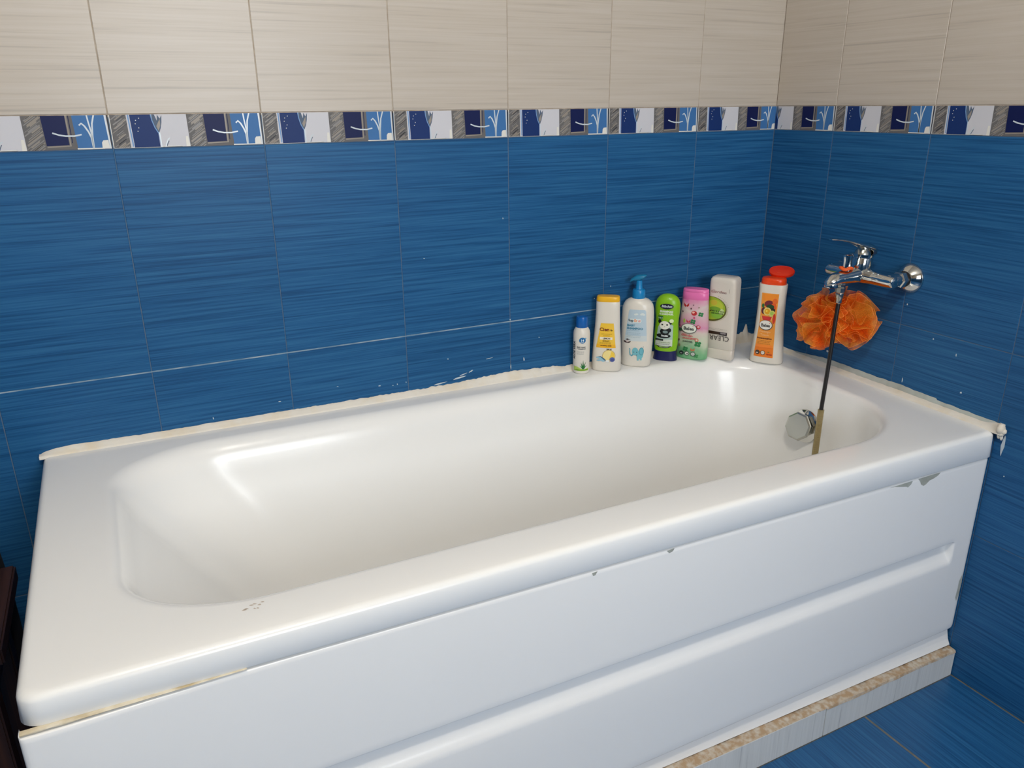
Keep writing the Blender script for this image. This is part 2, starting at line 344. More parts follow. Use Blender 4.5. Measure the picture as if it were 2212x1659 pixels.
rings.append([(x, y, zr(x, y)) for x, y in ring_outer(0.030)])
IX0, IX1, IY0, IY1 = -1.592, -0.096, -0.609, -0.060
rings.append([(x, y, zr(x, y)) for x, y in ring_in(IX0 - 0.006, IX1 + 0.006, IY0 - 0.006, IY1 + 0.006)])
rings.append([(x, y, zr(x, y) - 0.0006) for x, y in ring_in(IX0 - 0.001, IX1 + 0.001, IY0 - 0.001, IY1 + 0.001)])
# bowl profile: (inset left, right, front, back, drop below rim, corner factor)
prof = [(0.006, 0.004, 0.004, 0.007, 0.003, 1.0), (0.012, 0.009, 0.008, 0.016, 0.009, 0.99), (0.018, 0.012, 0.011, 0.023, 0.018, 0.98), (0.025, 0.014, 0.013, 0.028, 0.030, 0.97), (0.036, 0.018, 0.016, 0.034, 0.05, 0.95),
        (0.075, 0.024, 0.022, 0.048, 0.10, 0.92), (0.130, 0.032, 0.030, 0.068, 0.17, 0.88), (0.190, 0.042, 0.040, 0.092, 0.24, 0.84), (0.245, 0.054, 0.052, 0.118, 0.30, 0.80),
        (0.275, 0.068, 0.062, 0.134, 0.33, 0.78), (0.305, 0.088, 0.078, 0.150, 0.352, 0.75), (0.340, 0.112, 0.100, 0.168, 0.368, 0.7), (0.39, 0.150, 0.130, 0.19, 0.378, 0.62), (0.46, 0.22, 0.17, 0.22, 0.384, 0.5)]
for (l, r, f, b, dz, k) in prof:
    rings.append([(x, y, zr(x, y) * 0.3 + 0.597 * 0.7 - dz if dz > 0.05 else zr(x, y) * (1 - 0.7 * dz / 0.05) + 0.597 * 0.7 * dz / 0.05 - dz) for x, y in ring_in(IX0 + l, IX1 - r, IY0 + f, IY1 - b, k)])
tub = empty('bathtub', (-0.85, -0.345, 0)); tag(tub, 'long white acrylic bathtub with glossy rim, set in the tiled corner', 'bathtub')
def loft(rings_, close=False, cap_end=False, cap_start=False):
    vv = [p for r in rings_ for p in r]; n = len(rings_[0]); ff = []
    for i in range(len(rings_) - 1):
        for j in range(n):
            k = (j + 1) % n; ff.append((i * n + j, i * n + k, (i + 1) * n + k, (i + 1) * n + j))
    if cap_end: ff.append(tuple((len(rings_) - 1) * n + j for j in range(n)))
    if cap_start: ff.append(tuple(reversed(range(n))))
    return vv, ff
vv, ff = loft(rings, cap_end=True)
o = from_data('basin', [(x + 0.85, y + 0.345, z) for x, y, z in vv], ff, M_TUB, tub, smooth=50)
bm = bmesh.new(); bm.from_mesh(o.data); bmesh.ops.recalc_face_normals(bm, faces=bm.faces); 
if sum(f.normal.z * f.calc_area() for f in bm.faces) < 0: bmesh.ops.reverse_faces(bm, faces=bm.faces)
bm.to_mesh(o.data); bm.free(); o.data.shade_smooth(); o.data.set_sharp_from_angle(angle=math.radians(50))

def frame(d):
    d = Vector(d).normalized(); a = Vector((0, 0, 1)) if abs(d.z) < 0.9 else Vector((1, 0, 0)); x = a.cross(d).normalized(); y = d.cross(x); return x, y, d
def lathe(name, org, axis, prof_, m, parent, n=32, sharp=35, sq=None, rot0=0.0):
    x, y, d = frame(axis); rg = []
    for (t, r) in prof_:
        rg.append([tuple(Vector(org) + d * t + (x * math.cos(rot0 + 2 * PI * k / n) + y * math.sin(rot0 + 2 * PI * k / n)) * r) for k in range(n)])
    vv, ff = loft(rg, cap_end=prof_[-1][1] > 1e-6, cap_start=prof_[0][1] > 1e-6)
    o = from_data(name, vv, ff, m, None, smooth=sharp)
    fix_parent(o, parent); return o
def fix_parent(o, parent):
    if parent is None: return
    o.parent = parent
    # geometry is written in world coordinates: move into the parent's frame
    mw = world_of(parent)
    o.data.transform(mw.inverted())
    return o
def world_of(o):
    m_ = Matrix.Translation(o.location) @ o.rotation_euler.to_matrix().to_4x4()
    return (world_of(o.parent) @ m_) if o.parent else m_
def tube(name, pts, rad, m, parent, n=14, sub=6, sharp=40, cap=True):
    """smooth tube through points (Catmull-Rom); rad: number or list"""
    P = [Vector(p) for p in pts]; rr = rad if isinstance(rad, (list, tuple)) else [rad] * len(P); Q, RR = [], []
    for i in range(len(P) - 1):
        p0, p1, p2, p3 = P[max(0, i - 1)], P[i], P[i + 1], P[min(len(P) - 1, i + 2)]
        for k in range(sub):
            t = k / sub
            Q.append(0.5 * ((2 * p1) + (p2 - p0) * t + (2 * p0 - 5 * p1 + 4 * p2 - p3) * t * t + (3 * p1 - p0 - 3 * p2 + p3) * t ** 3)); RR.append(rr[i] + (rr[i + 1] - rr[i]) * t)
    Q.append(P[-1]); RR.append(rr[-1]); rg = []
    d = (Q[1] - Q[0]).normalized(); x, y, _ = frame(d)
    for i, q in enumerate(Q):
        d = (Q[min(i + 1, len(Q) - 1)] - Q[max(i - 1, 0)]).normalized(); x = (x - d * x.dot(d)).normalized(); y = d.cross(x)
        rg.append([tuple(q + (x * math.cos(2 * PI * k / n) + y * math.sin(2 * PI * k / n)) * RR[i]) for k in range(n)])
    vv, ff = loft(rg, cap_end=cap, cap_start=cap)
    o = from_data(name, vv, ff, m, None, smooth=sharp); fix_parent(o, parent); return o

# overflow on the inner right end of the bath
ov_n = Vector((-1, 0, 0.10)).normalized(); OVP = Vector((-0.1225, -0.322, 0.487))
ovf = lathe('overflow', OVP, ov_n, [(-0.004, 0.032), (0.0, 0.039), (0.004, 0.0405), (0.007, 0.039), (0.010, 0.032), (0.012, 0.020), (0.020, 0.018), (0.024, 0.018)], M_CHROME, tub, 40); ovf['label'] = 'round chrome overflow plate on the inner end wall'
kn = Vector((-1, -0.12, 0.28)).normalized(); KP = OVP + ov_n * 0.017
knob = lathe('overflow_knob', KP, kn, [(0.0, 0.020), (0.002, 0.029), (0.012, 0.0345), (0.015, 0.0335), (0.0165, 0.030)], M_CHROME_D, ovf, 8, 10, rot0=0.3); knob['label'] = 'eight-sided dull chrome turning knob'
lathe('drain', (-0.33, -0.335, 0.2115), (0, 0, 1), [(-0.004, 0.036), (0.001, 0.036), (0.0022, 0.032), (0.0008, 0.028), (0.0008, 0.0)], M_CHROME, tub, 32)
# faint scuff marks on the rim
bm = bmesh.new()
for (sx, sy, l) in ((-1.443, -0.627, 0.008), (-1.433, -0.622, 0.007), (-1.423, -0.625, 0.006), (-1.430, -0.633, 0.004)):
    for k in range(2):
        x = sx + R_.uniform(-0.003, 0.003); y = sy + R_.uniform(-0.003, 0.003); a = R_.uniform(0, 0.6)
        p = [(x + l * math.cos(a + t) * (0.5 if j % 2 else 0.28), y + 0.0016 * math.sin(t)) for j, t in enumerate([i * PI / 3 for i in range(6)])]
        bm.faces.new([bm.verts.new((q[0], q[1], zr(q[0], q[1]) + 0.0002)) for q in p])
bmesh.ops.recalc_face_normals(bm, faces=bm.faces)
o = from_bm('scuff_mark', bm, mat('scuff', srgb(196, 184, 170), 0.4), None); fix_parent(o, tub); o['label'] = 'faint brownish scuffs on the front rim'; o['kind'] = 'stuff'

# ------------------------------------------------------------------ caulk beads
def nz(x, s, k=0): return noise.noise(Vector((x * s, k * 7.3, 0.37)))
def caulk_strip(name, along, n, secf, m, parent=None):
    rg = []
    for i in range(n + 1): rg.append([tuple(p) for p in secf(along[0] + (along[1] - along[0]) * i / n)])
    vv, ff = loft(rg); ff = [f for f in ff]; k = len(rg[0]); ff.append(tuple(reversed(range(k)))); ff.append(tuple((n) * k + j for j in range(k)))
    bm = bmesh.new(); bv = [bm.verts.new(v) for v in vv]
    for f in ff:
        try: bm.faces.new([bv[i] for i in f])
        except ValueError: pass
    bmesh.ops.recalc_face_normals(bm, faces=bm.faces)
    return from_bm(name, bm, m, parent, 60)
def back_sec(x):
    z0 = zr(x, 0); h = 0.0115 + 0.003 * nz(x, 5) + 0.0012 * nz(x, 30, 1) + (0.0008 if x < -1.25 else 0.002) * nz(x, 150, 2)
    if -1.0 < x < -0.6: h += 0.006 * math.exp(-((x + 0.74) / 0.10) ** 2) + 0.003 * max(0, nz(x, 90, 3))
    if x > -0.16: h += 0.026 * math.exp(-((x + 0.034) / 0.006) ** 2) + 0.014 * math.exp(-((x + 0.05) / 0.045) ** 2) * (1 + 0.35 * nz(x, 120, 5))
    e = max(0, min(1, (x - OX0) / 0.05)); h = max(0.002, h * (0.25 + 0.75 * math.sqrt(e))); wdt = 0.014 + 0.003 * nz(x, 9, 4)
    return [(x, -0.0004, z0 - 0.003), (x, -0.0004, z0 + h), (x, -0.0022, z0 + h - 0.0004), (x, -wdt * 0.45, z0 + h * 0.55), (x, -wdt * 0.8, z0 + 0.003), (x, -wdt, z0 + 0.0002), (x, -wdt, z0 - 0.003)]
cb = caulk_strip('caulk_bead', (OX0 - 0.004, -0.002), 620, back_sec, M_CAULK); tag(cb, 'cream ragged caulk bead along the long back edge of the bath', 'sealant')
def right_sec(y):
    z0 = zr(0, y); h = 0.010 + 0.002 * nz(y, 8, 5) + 0.001 * nz(y, 80, 6); wdt = 0.016 + 0.003 * nz(y, 7, 7)
    if y < -0.66: h += 0.006 * min(1, (-0.66 - y) / 0.03)
    return [(-0.0006, y, z0 - 0.006), (-0.0006, y, z0 + h), (-0.005, y, z0 + h - 0.0004), (-wdt * 0.6, y, z0 + h * 0.6), (-wdt * 0.9, y, z0 + 0.003), (-wdt, y, z0), (-wdt, y, z0 - 0.002)]
cr = empty('caulk_bead', (0, -0.35, 0.59)); tag(cr, 'double caulk bead under the tap wall, cream with a grey strip above', 'sealant')
o = caulk_strip('cream_bead', (-0.004, -0.702), 300, right_sec, M_CAULK); fix_parent(o, cr)
def right_sec2(y):
    z0 = zr(0, y) + 0.006; h = 0.014 + 0.003 * nz(y, 12, 8) + 0.0015 * nz(y, 90, 9); h *= min(1, max(0.15, (-y - 0.10) / 0.15))
    if y < -0.55: h *= 0.8
    wdt = 0.0035
    return [(-0.0005, y, z0), (-0.0005, y, z0 + h), (-0.0012, y, z0 + h), (-wdt, y, z0 + h * 0.5), (-wdt - 0.001, y, z0 + 0.002), (-wdt - 0.001, y, z0)]
o = caulk_strip('grey_bead', (-0.08, -0.696), 260, right_sec2, M_CAULK2); fix_parent(o, cr)
# lumpy end with drips
bm = bmesh.new()
for (y, z, r, s) in ((-0.700, 0.597, 0.010, 1.0), (-0.702, 0.589, 0.007, 1.2), (-0.699, 0.603, 0.008, 0.8), (-0.7035, 0.581, 0.004, 1.8), (-0.699, 0.583, 0.005, 1.4), (-0.706, 0.594, 0.006, 1.0)):
    mm = Matrix.Translation((-0.006 - r * 0.4, y, z)) @ Matrix.Diagonal((1.0, 0.8, s, 1))
    bmesh.ops.create_icosphere(bm, subdivisions=2, radius=r, matrix=mm)
for v in bm.verts: v.co += Vector((0, nz(v.co.z, 300, 3) * 0.002, nz(v.co.y, 300, 4) * 0.002))
o = from_bm('caulk_lump', bm, M_CAULK, None, 60); fix_parent(o, cr)
# smears and specks of caulk on the tiles
sm = []
def smear(x, z, l, h, wall='back', a=0.0):
    n = 8; p = []
    for k in range(n):
        t = 2 * PI * k / n; rr = 1 + R_.uniform(-0.35, 0.2); dx, dz = l / 2 * math.cos(t) * rr, h / 2 * math.sin(t) * rr
        dx, dz = dx * math.cos(a) - dz * math.sin(a), dx * math.sin(a) + dz * math.cos(a); p.append((x + dx, z + dz))
    sm.append((wall, p))
for (x, z, l, h, a) in ((-0.92, 0.628, .03, .003, .1), (-0.865, 0.640, .02, .002, .25), (-0.845, 0.645, .012, .003, .5), (-0.875, 0.634, .035, .004, .1), (-0.80, 0.668, .018, .0015, .1), (-0.7445, 0.640, .002, .014, 0), (-0.710, 0.652, .003, .010, 0.1),
                        (-1.27, 0.648, .007, .002, 0), (-1.06, 0.646, .006, .0022, 0), (-1.02, 0.643, .002, .003, 0), (-1.03, 0.642, .002, .002, 0), (-1.0, 0.644, .002, .003, 0), (-0.90, 0.682, .004, .002, 0), (-0.745, 0.752, .003, .003, 0),
                        (-1.4, 0.636, .002, .006, 0), (-0.52, 0.775, .003, .003, 0), (-0.475, 0.800, .002, .003, 0), (-0.67, 0.70, .003, .002, 0), (-1.15, 0.66, .004, .001, 0), (-0.945, 0.91, .003, .002, 0), (-0.76, 0.98, .002, .005, 0)): smear(x, z, l, h, 'back', a)
for (y, z, l, h) in ((.519, .735, .003, .004), (.575, .715, .002, .007), (.56, .60, .004, .004), (.463, .625, .002, .012), (.08, .64, .006, .004), (.25, .635, .007, .007), (.705, .56, .006, .05), (.72, .50, .003, .003), (.445, .795, .003, .005), (.60, .64, .004, .004)): smear(y, z, l, h, 'right')
bm = bmesh.new()
for wl, p in sm:
    vs_ = [bm.verts.new((q[0], -0.0009, q[1]) if wl == 'back' else (-0.0009, -q[0], q[1])) for q in p]
    f = bm.faces.new(vs_); f.normal_update()
    if (wl == 'back' and f.normal.y > 0) or (wl == 'right' and f.normal.x > 0): f.normal_flip()
    r = bmesh.ops.extrude_face_region(bm, geom=[f]); 
    bmesh.ops.translate(bm, verts=[v for v in r['geom'] if isinstance(v, bmesh.types.BMVert)], vec=(0, 0.0006, 0) if wl == 'back' else (0.0006, 0, 0))
bmesh.ops.recalc_face_normals(bm, faces=bm.faces)
o = from_bm('caulk_smears', bm, mat('caulk_white', srgb(196, 208, 214), 0.6)); tag(o, 'small white caulk smears and specks on the blue tiles above the bath', 'sealant', kind='stuff')

# ------------------------------------------------------------------ bath panel
PX0, PX1 = -1.6985, -0.0035
def py(x): return -0.6865 - 0.0017 * (-x) - 0.0095 * max(0.0, min(1.0, (-x - 1.40) / 0.26)) ** 1.5
def ptop(x): return 0.0665 + 0.0125 * (-x)
def ystrip(x): return py(x) + 0.0090 - 0.0090 * max(0.0, 1 - (-x) / 0.9)
def pz(x, z):  # tilt with the bath
    return z + 0.0125 * (-x) * min(1, z / 0.35)
NX = 120
GX0, GX1 = -1.590, -0.062     # ends of the pressed channel
def chan(x):  # 0..1 depth envelope along the channel
    a = min(1, max(0, (x - GX0) / 0.030)); b = min(1, max(0, (GX1 - x) / 0.008)); return (a * a * (3 - 2 * a)) * (b * b * (3 - 2 * b))
def ends(x):
    return 0
zt_prof = [(0.530, 0.0065), (0.5325, 0.002), (0.5315, 0.006), (0.529, 0.0015), (0.524, 0.0), (0.40, 0), (0.348, 0), (0.346, 0.0)]
prof_p = [('t', -0.0048, 0.014), ('t', -0.0042, 0.007), ('t', -0.0043, 0.0012), ('t', -0.0055, 0.0002), ('t', -0.012, 0.0), ('n', 0.46, 0), ('n', 0.40, 0), ('n', 0.360, 0), ('n', 0.3500, 0), ('c', 0.3485, 0.0004), ('c', 0.3465, 0.0030), ('c', 0.3455, 0.0100), ('c', 0.3440, 0.0132), ('c', 0.3380, 0.0138), ('c', 0.324, 0.0136), ('c', 0.3165, 0.0120), ('c', 0.3080, 0.0065), ('c', 0.3005, 0.0018), ('c', 0.2955, 0.0003), ('n', 0.291, 0), ('n', 0.24, 0), ('n', 0.18, 0), ('n', 0.135, 0), ('b', 0.121, 0.0), ('b', 0.1180, 0.0006), ('b', 0.1155, 0.0025), ('b', 0.1140, 0.0070), ('b', 0.1135, 0.0125)]
xsP = [PX0, PX0 + 0.001, PX0 + 0.003, PX0 + 0.007] + [PX0 + 0.012 + (PX1 - PX0 - 0.024) * i / NX for i in range(NX + 1)] + [PX1 - 0.007, PX1 - 0.003, PX1 - 0.001, PX1]
extra = [GX1 + d for d in (-0.008, -0.006, -0.004, -0.002, 0.0)] + [GX0 + d for d in (0.0, 0.006, 0.012, 0.018, 0.024, 0.030)]
xsP = sorted(set(round(x, 5) for x in xsP + extra))
vv = []
for x in xsP:
    e = min(x - PX0, PX1 - x); inset = 0.007 * (1 - math.sqrt(max(0, 1 - (1 - min(1, e / 0.007)) ** 2)))
    for (k, z, ins) in prof_p:
        yy = py(x) + inset + (ins * chan(x) if k == 'c' else ins)
        bow = -0.003 * math.sin(PI * (z - 0.11) / 0.43) * 0
        zz = pz(x, z)
        if k == 't': zz = apz(x) + z
        if k == 'b':
            # rounded lower corners
            c = min(1, e / 0.020); zz += 0.012 * (1 - math.sqrt(max(0, 1 - (1 - c) ** 2)))
        vv.append((x, yy, zz))
npf = len(prof_p); ff = []
for i in range(len(xsP) - 1):
    for j in range(npf - 1): ff.append((i * npf + j, i * npf + j + 1, (i + 1) * npf + j + 1, (i + 1) * npf + j))
# back thickness
nb = len(vv); vv += [(x, y + 0.0, z) for (x, y, z) in []]
bm = bmesh.new(); bv = [bm.verts.new(v) for v in vv]
for f in ff: bm.faces.new([bv[i] for i in f])
bmesh.ops.recalc_face_normals(bm, faces=bm.faces)
if sum(f.normal.y for f in bm.faces) > 0: bmesh.ops.reverse_faces(bm, faces=bm.faces)
o = panel = from_bm('front_panel', bm, M_PANEL, None, 55)
md = o.modifiers.new('solid', 'SOLIDIFY'); md.thickness = 0.003; md.offset = -1
fix_parent(o, tub); o['label'] = 'white moulded front panel with a long pressed channel'
# recessed lower strip of the panel
bm = bmesh.new(); n = 60; rg = []
for i in range(n + 1):
    x = -1.69 + (1.69 - 0.004) * i / n; y = py(x) + 0.0118
    rg.append([(x, y, pz(x, 0.130)), (x, y, pz(x, 0.095)), (x, ystrip(x), ptop(x) + 0.0052), (x, ystrip(x) + 0.003, ptop(x) + 0.0045), (x, y + 0.006, pz(x, 0.130))])
vv, ff = loft(rg); 
o = from_data('lower_strip', vv, ff, M_PANEL, None, 40); fix_parent(o, panel); o['label'] = 'recessed white strip below the moulded panel'
# grey glue stains under the rim, right end
bm = bmesh.new()
def stain(pts):
    vs_ = [bm.verts.new((x, py(x) - 0.0003, pz(x, z))) for x, z in pts]; f = bm.faces.new(vs_); f.normal_update()
    if f.normal.y > 0: f.normal_flip()
stain([(-0.22, 0.528), (-0.155, 0.528), (-0.160, 0.523), (-0.172, 0.519), (-0.185, 0.517), (-0.193, 0.511), (-0.200, 0.509), (-0.208, 0.514), (-0.213, 0.522)])
stain([(-0.30, 0.527), (-0.235, 0.5275), (-0.238, 0.521), (-0.246, 0.516), (-0.252, 0.519), (-0.268, 0.522), (-0.285, 0.526)])
stain([(-0.0125, 0.255), (-0.0085, 0.235), (-0.010, 0.205), (-0.015, 0.190), (-0.020, 0.20), (-0.018, 0.225), (-0.019, 0.240)])
stain([(-0.815, 0.5335), (-0.80, 0.5345), (-0.803, 0.530), (-0.810, 0.528)]); stain([(-0.955, 0.5335), (-0.945, 0.534), (-0.949, 0.528), (-0.953, 0.528)])
o = from_bm('glue_stain', bm, M_STAIN, None); fix_parent(o, panel); o['label'] = 'grey glue stains below the rim'; o['kind'] = 'stuff'
# yellowed sealant in the seam at the left end
rg = []
for i in range(80):
    x = -1.696 + 0.24 * i / 79; z = apz(x) + 0.0005; wf = 1 - i / 80; k = 0.0012 * wf + 0.001 * nz(x, 60, 2); y = -0.6905 - 0.0055 * max(0.0, min(1.0, (-x - 1.40) / 0.26))
    rg.append([(x, y + 0.006, z + k * 0.6), (x, y - 0.0002, z + k * 0.5), (x, y - 0.0010, z - 0.0004), (x, y - 0.0006, z - 0.0010 * wf - k), (x, y + 0.006, z - 0.0016 * wf)])
vv, ff = loft(rg)
o = from_data('seam_sealant', vv, ff, M_DIRT, None, 60); fix_parent(o, panel); o['label'] = 'yellowed sealant in the seam under the rim at the left end'

# ------------------------------------------------------------------ tiled plinth under the panel
pl = empty('plinth', (-0.85, -0.70, 0)); tag(pl, 'low plinth of pale cut tiles topped with rough tan mortar, below the bath', 'plinth')
jx = [-0.002, -0.398, -0.798, -1.198, -1.598, -1.70]
for a, b in zip(jx[1:], jx[:-1]):
    bm = bmesh.new(); y0, y1 = -0.7020, -0.694; e = 0.0008
    v = [bm.verts.new(p) for p in ((a + e, y0, 0.001), (b - e, y0, 0.001), (b - e, y0, ptop(b)), (a + e, y0, ptop(a)), (a + e, y1, 0.001), (b - e, y1, 0.001), (b - e, y1, ptop(b)), (a + e, y1, ptop(a)))]
    for f in ((0, 1, 2, 3), (7, 6, 5, 4), (0, 4, 5, 1), (3, 2, 6, 7), (1, 5, 6, 2), (0, 3, 7, 4)): bm.faces.new([v[i] for i in f])
    bmesh.ops.recalc_face_normals(bm, faces=bm.faces); bmesh.ops.bevel(bm, geom=bm.edges[:], offset=0.0006, segments=1, affect='EDGES')
    o = from_bm('tile', bm, M_PLINTH, None); fix_parent(o, pl)
rg = []
for i in range(420):
    x = -1.698 + 1.694 * i / 419; t = ptop(x); up = 0.004 + 0.003 * nz(x, 40, 3) + 0.002 * nz(x, 150, 4)
    fr = 0.0006 + 0.0014 * max(0, nz(x, 30, 5))
    dip = 0.004 * max(0, nz(x, 18, 8)) + (0.004 if x > -0.40 else 0)
    rg.append([(x, -0.6862, 0.0), (x, -0.6938, 0.0), (x, -0.6938, t - 0.002), (x, -0.7022 - (fr if x > -0.42 else -0.002), t - dip), (x, -0.7018, t + 0.0008), (x, -0.7018 + (ystrip(x) + 0.7018) * 0.35, t + 0.001 + up * 0.2), (x, -0.7018 + (ystrip(x) + 0.7018) * 0.7, t + 0.001 + up * 0.35), (x, ystrip(x) + 0.0008, t + 0.0015 + up * 0.45), (x, ystrip(x) + 0.006, t - 0.002), (x, ystrip(x) + 0.006, 0.0)])
vv, ff = loft(rg); k = 10; ff.append(tuple(reversed(range(k)))); ff.append(tuple(419 * k + j for j in range(k)))
bm = bmesh.new(); bv = [bm.verts.new(v) for v in vv]
for f in ff: bm.faces.new([bv[i] for i in f])
bmesh.ops.recalc_face_normals(bm, faces=bm.faces)
o = from_bm('mortar', bm, M_MORTAR, None, 50); fix_parent(o, pl); o['label'] = 'rough tan mortar along the top of the plinth'

# ------------------------------------------------------------------ tap
tap = empty('bath_tap', (0, -0.3675, 0.852)); tag(tap, 'chrome single lever bath mixer tap mounted on the right blue tiled wall', 'tap')
ZF = 0.852
for yy, lab in ((-0.442, 1), (-0.292, 0)):
    e = lathe('wall_flange', (0.0, yy, ZF), (-1, 0, 0), [(0.0, 0.0320), (0.003, 0.0325), (0.0045, 0.0320), (0.010, 0.0285), (0.016, 0.0230), (0.020, 0.0185), (0.0215, 0.0165), (0.0215, 0.013)], M_CHROME, tap, 48, 50)
    lathe('rubber_washer', (-0.0205, yy, ZF), (-1, 0, 0), [(0.0, 0.0150), (0.001, 0.0172), (0.005, 0.0172), (0.006, 0.0150)], M_BLACK, tap, 32, 40)
    lathe('hex_nut', (-0.0265, yy, ZF), (-1, 0, 0), [(0.0, 0.0135), (0.0, 0.0165), (0.002, 0.0180), (0.013, 0.0180), (0.015, 0.0165), (0.018, 0.015)], M_CHROME, tap, 6, 20)
    lathe('inlet_arm', (-0.043, yy, ZF), (-1, 0, 0), [(0, 0.0140), (0.014, 0.0142), (0.026, 0.0125)], M_CHROME, tap, 28)
XB = -0.066
tube('mixer_body', [(XB, -0.4575, ZF - 0.001), (XB, -0.4565, ZF - 0.001), (XB, -0.453, ZF - 0.001), (XB, -0.43, ZF - 0.001), (XB - 0.001, -0.405, ZF), (XB - 0.003, -0.385, ZF + 0.002), (XB - 0.004, -0.367, ZF + 0.003), (XB - 0.003, -0.349, ZF + 0.002), (XB - 0.001, -0.329, ZF), (XB, -0.304, ZF - 0.001), (XB, -0.282, ZF - 0.001), (XB, -0.2785, ZF - 0.001), (XB, -0.2775, ZF - 0.001)],
     [0.004, 0.0085, 0.0125, 0.0135, 0.0140, 0.017, 0.020, 0.017, 0.014, 0.0135, 0.0125, 0.0085, 0.004], M_CHROME, tap, 28, 6)
lathe('cartridge_housing', (XB - 0.004, -0.367, ZF - 0.012), (0.10, 0, 1), [(0, 0.014), (0.006, 0.020), (0.016, 0.0225), (0.040, 0.0215), (0.050, 0.0205), (0.0505, 0.019), (0.0525, 0.019), (0.053, 0.021), (0.058, 0.0215)], M_CHROME, tap, 40, 40)
# spout: lofted ellipse sections
def sect(name, secs, m, parent, n=28, expo=2.0, sharp=50):
    rg = []
    for (c, u, v, a, b) in secs:
        c, u, v = Vector(c), Vector(u), Vector(v); r = []
        for k in range(n):
            t = 2 * PI * k / n; cc, ss = math.cos(t), math.sin(t)
            r.append(tuple(c + u * a * math.copysign(abs(cc) ** (2 / expo), cc) + v * b * math.copysign(abs(ss) ** (2 / expo), ss)))
        rg.append(r)
    vv, ff = loft(rg, cap_end=True, cap_start=True)
    bm = bmesh.new(); bv = [bm.verts.new(v) for v in vv]
    for f in ff: bm.faces.new([bv[i] for i in f])
    bmesh.ops.recalc_face_normals(bm, faces=bm.faces)
    o = from_bm(name, bm, m, None, sharp); fix_parent(o, parent); return o
Y_ = (0, 1, 0); YT = -0.367
sp = [((-0.060, YT, ZF + 0.004), Y_, (0, 0, 1), 0.022, 0.020), ((-0.085, YT, ZF + 0.002), Y_, (0, 0, 1), 0.0205, 0.0175), ((-0.105, YT, ZF + 0.001), Y_, (0, 0, 1), 0.0190, 0.0155), ((-0.125, YT, ZF + 0.000), Y_, (0, 0, 1), 0.0175, 0.0138), ((-0.143, YT, ZF - 0.001), Y_, (0, 0, 1), 0.0165, 0.0128),
      ((-0.155, YT, ZF - 0.004), (0, 1, 0), (0.15, 0, 1), 0.0150, 0.0118), ((-0.162, YT, ZF - 0.006), (0, 1, 0), (0.3, 0, 1), 0.0105, 0.0085), ((-0.1665, YT, ZF - 0.008), (0, 1, 0), (0.4, 0, 1), 0.006, 0.0045)]
sect('spout', sp, M_CHROME, tap)
lathe('aerator', (-0.152, YT, ZF - 0.009), (0, 0, -1), [(0, 0.0130), (0.005, 0.0142), (0.009, 0.0140), (0.0105, 0.0110)], M_CHROME, tap, 28)
lathe('diverter_knob', (-0.113, YT, ZF + 0.010), (0, 0, 1), [(0, 0.0085), (0.008, 0.0085), (0.010, 0.0098), (0.028, 0.0098), (0.034, 0.0108), (0.038, 0.0106), (0.040, 0.006)], M_CHROME, tap, 16, 20)
# lever
lv = [((-0.040, YT, ZF + 0.048), Y_, (0.0, 0, 1), 0.014, 0.006), ((-0.044, YT, ZF + 0.054), Y_, (0.3, 0, 1), 0.019, 0.009), ((-0.055, YT, ZF + 0.0605), Y_, (0.25, 0, 1), 0.0215, 0.0085), ((-0.075, YT, ZF + 0.0655), Y_, (0.25, 0, 1), 0.020, 0.0060), ((-0.098, YT, ZF + 0.0725), Y_, (0.28, 0, 1), 0.016, 0.0040),
      ((-0.122, YT, ZF + 0.0795), Y_, (0.25, 0, 1), 0.0125, 0.0032), ((-0.148, YT, ZF + 0.0845), Y_, (0.15, 0, 1), 0.0105, 0.0028), ((-0.165, YT, ZF + 0.0860), Y_, (0.05, 0, 1), 0.009, 0.0022), ((-0.1715, YT, ZF + 0.0860), Y_, (0.0, 0, 1), 0.005, 0.0012)]
sect('lever', lv, M_CHROME, tap)
lathe('lever_neck', (-0.068, YT, ZF + 0.045), (0.05, 0, 1), [(0, 0.0175), (0.006, 0.0165), (0.014, 0.0125), (0.018, 0.010)], M_CHROME_D, tap, 24, 30)
lathe('hose_outlet', (-0.1225, YT, ZF - 0.008), (0, 0, -1), [(0, 0.011), (0.006, 0.0115), (0.008, 0.0095), (0.012, 0.0090), (0.014, 0.0105), (0.024, 0.0105), (0.026, 0.009)], M_CHROME_D, tap, 8, 20)
# shower hose
hz = empty('shower_hose', (-0.1225, YT, ZF - 0.034)); tag(hz, 'broken shower hose hanging from the tap, black inner tube with ribbed metal end', 'hose')
lathe('hose_nut', (-0.1225, YT, ZF - 0.0335), (0, 0, -1), [(0, 0.0085), (0.002, 0.0090), (0.010, 0.0085), (0.013, 0.0070), (0.022, 0.0068), (0.024, 0.0055)], M_CHROME_D, hz, 18, 30)
tube('inner_tube', [(-0.1225, YT, ZF - 0.055), (-0.127, YT - 0.002, ZF - 0.10), (-0.134, YT - 0.006, ZF - 0.17), (-0.142, YT - 0.010, ZF - 0.245), (-0.1475, YT - 0.0125, 0.552)], 0.0046, M_BLACK, hz, 14, 6)
hp = [(-0.1475, -0.3795, 0.5535), (-0.1485, -0.380, 0.52), (-0.150, -0.381, 0.47), (-0.152, -0.382, 0.42), (-0.158, -0.383, 0.36), (-0.172, -0.384, 0.29), (-0.20, -0.386, 0.242), (-0.245, -0.389, 0.2245), (-0.30, -0.393, 0.2215)]
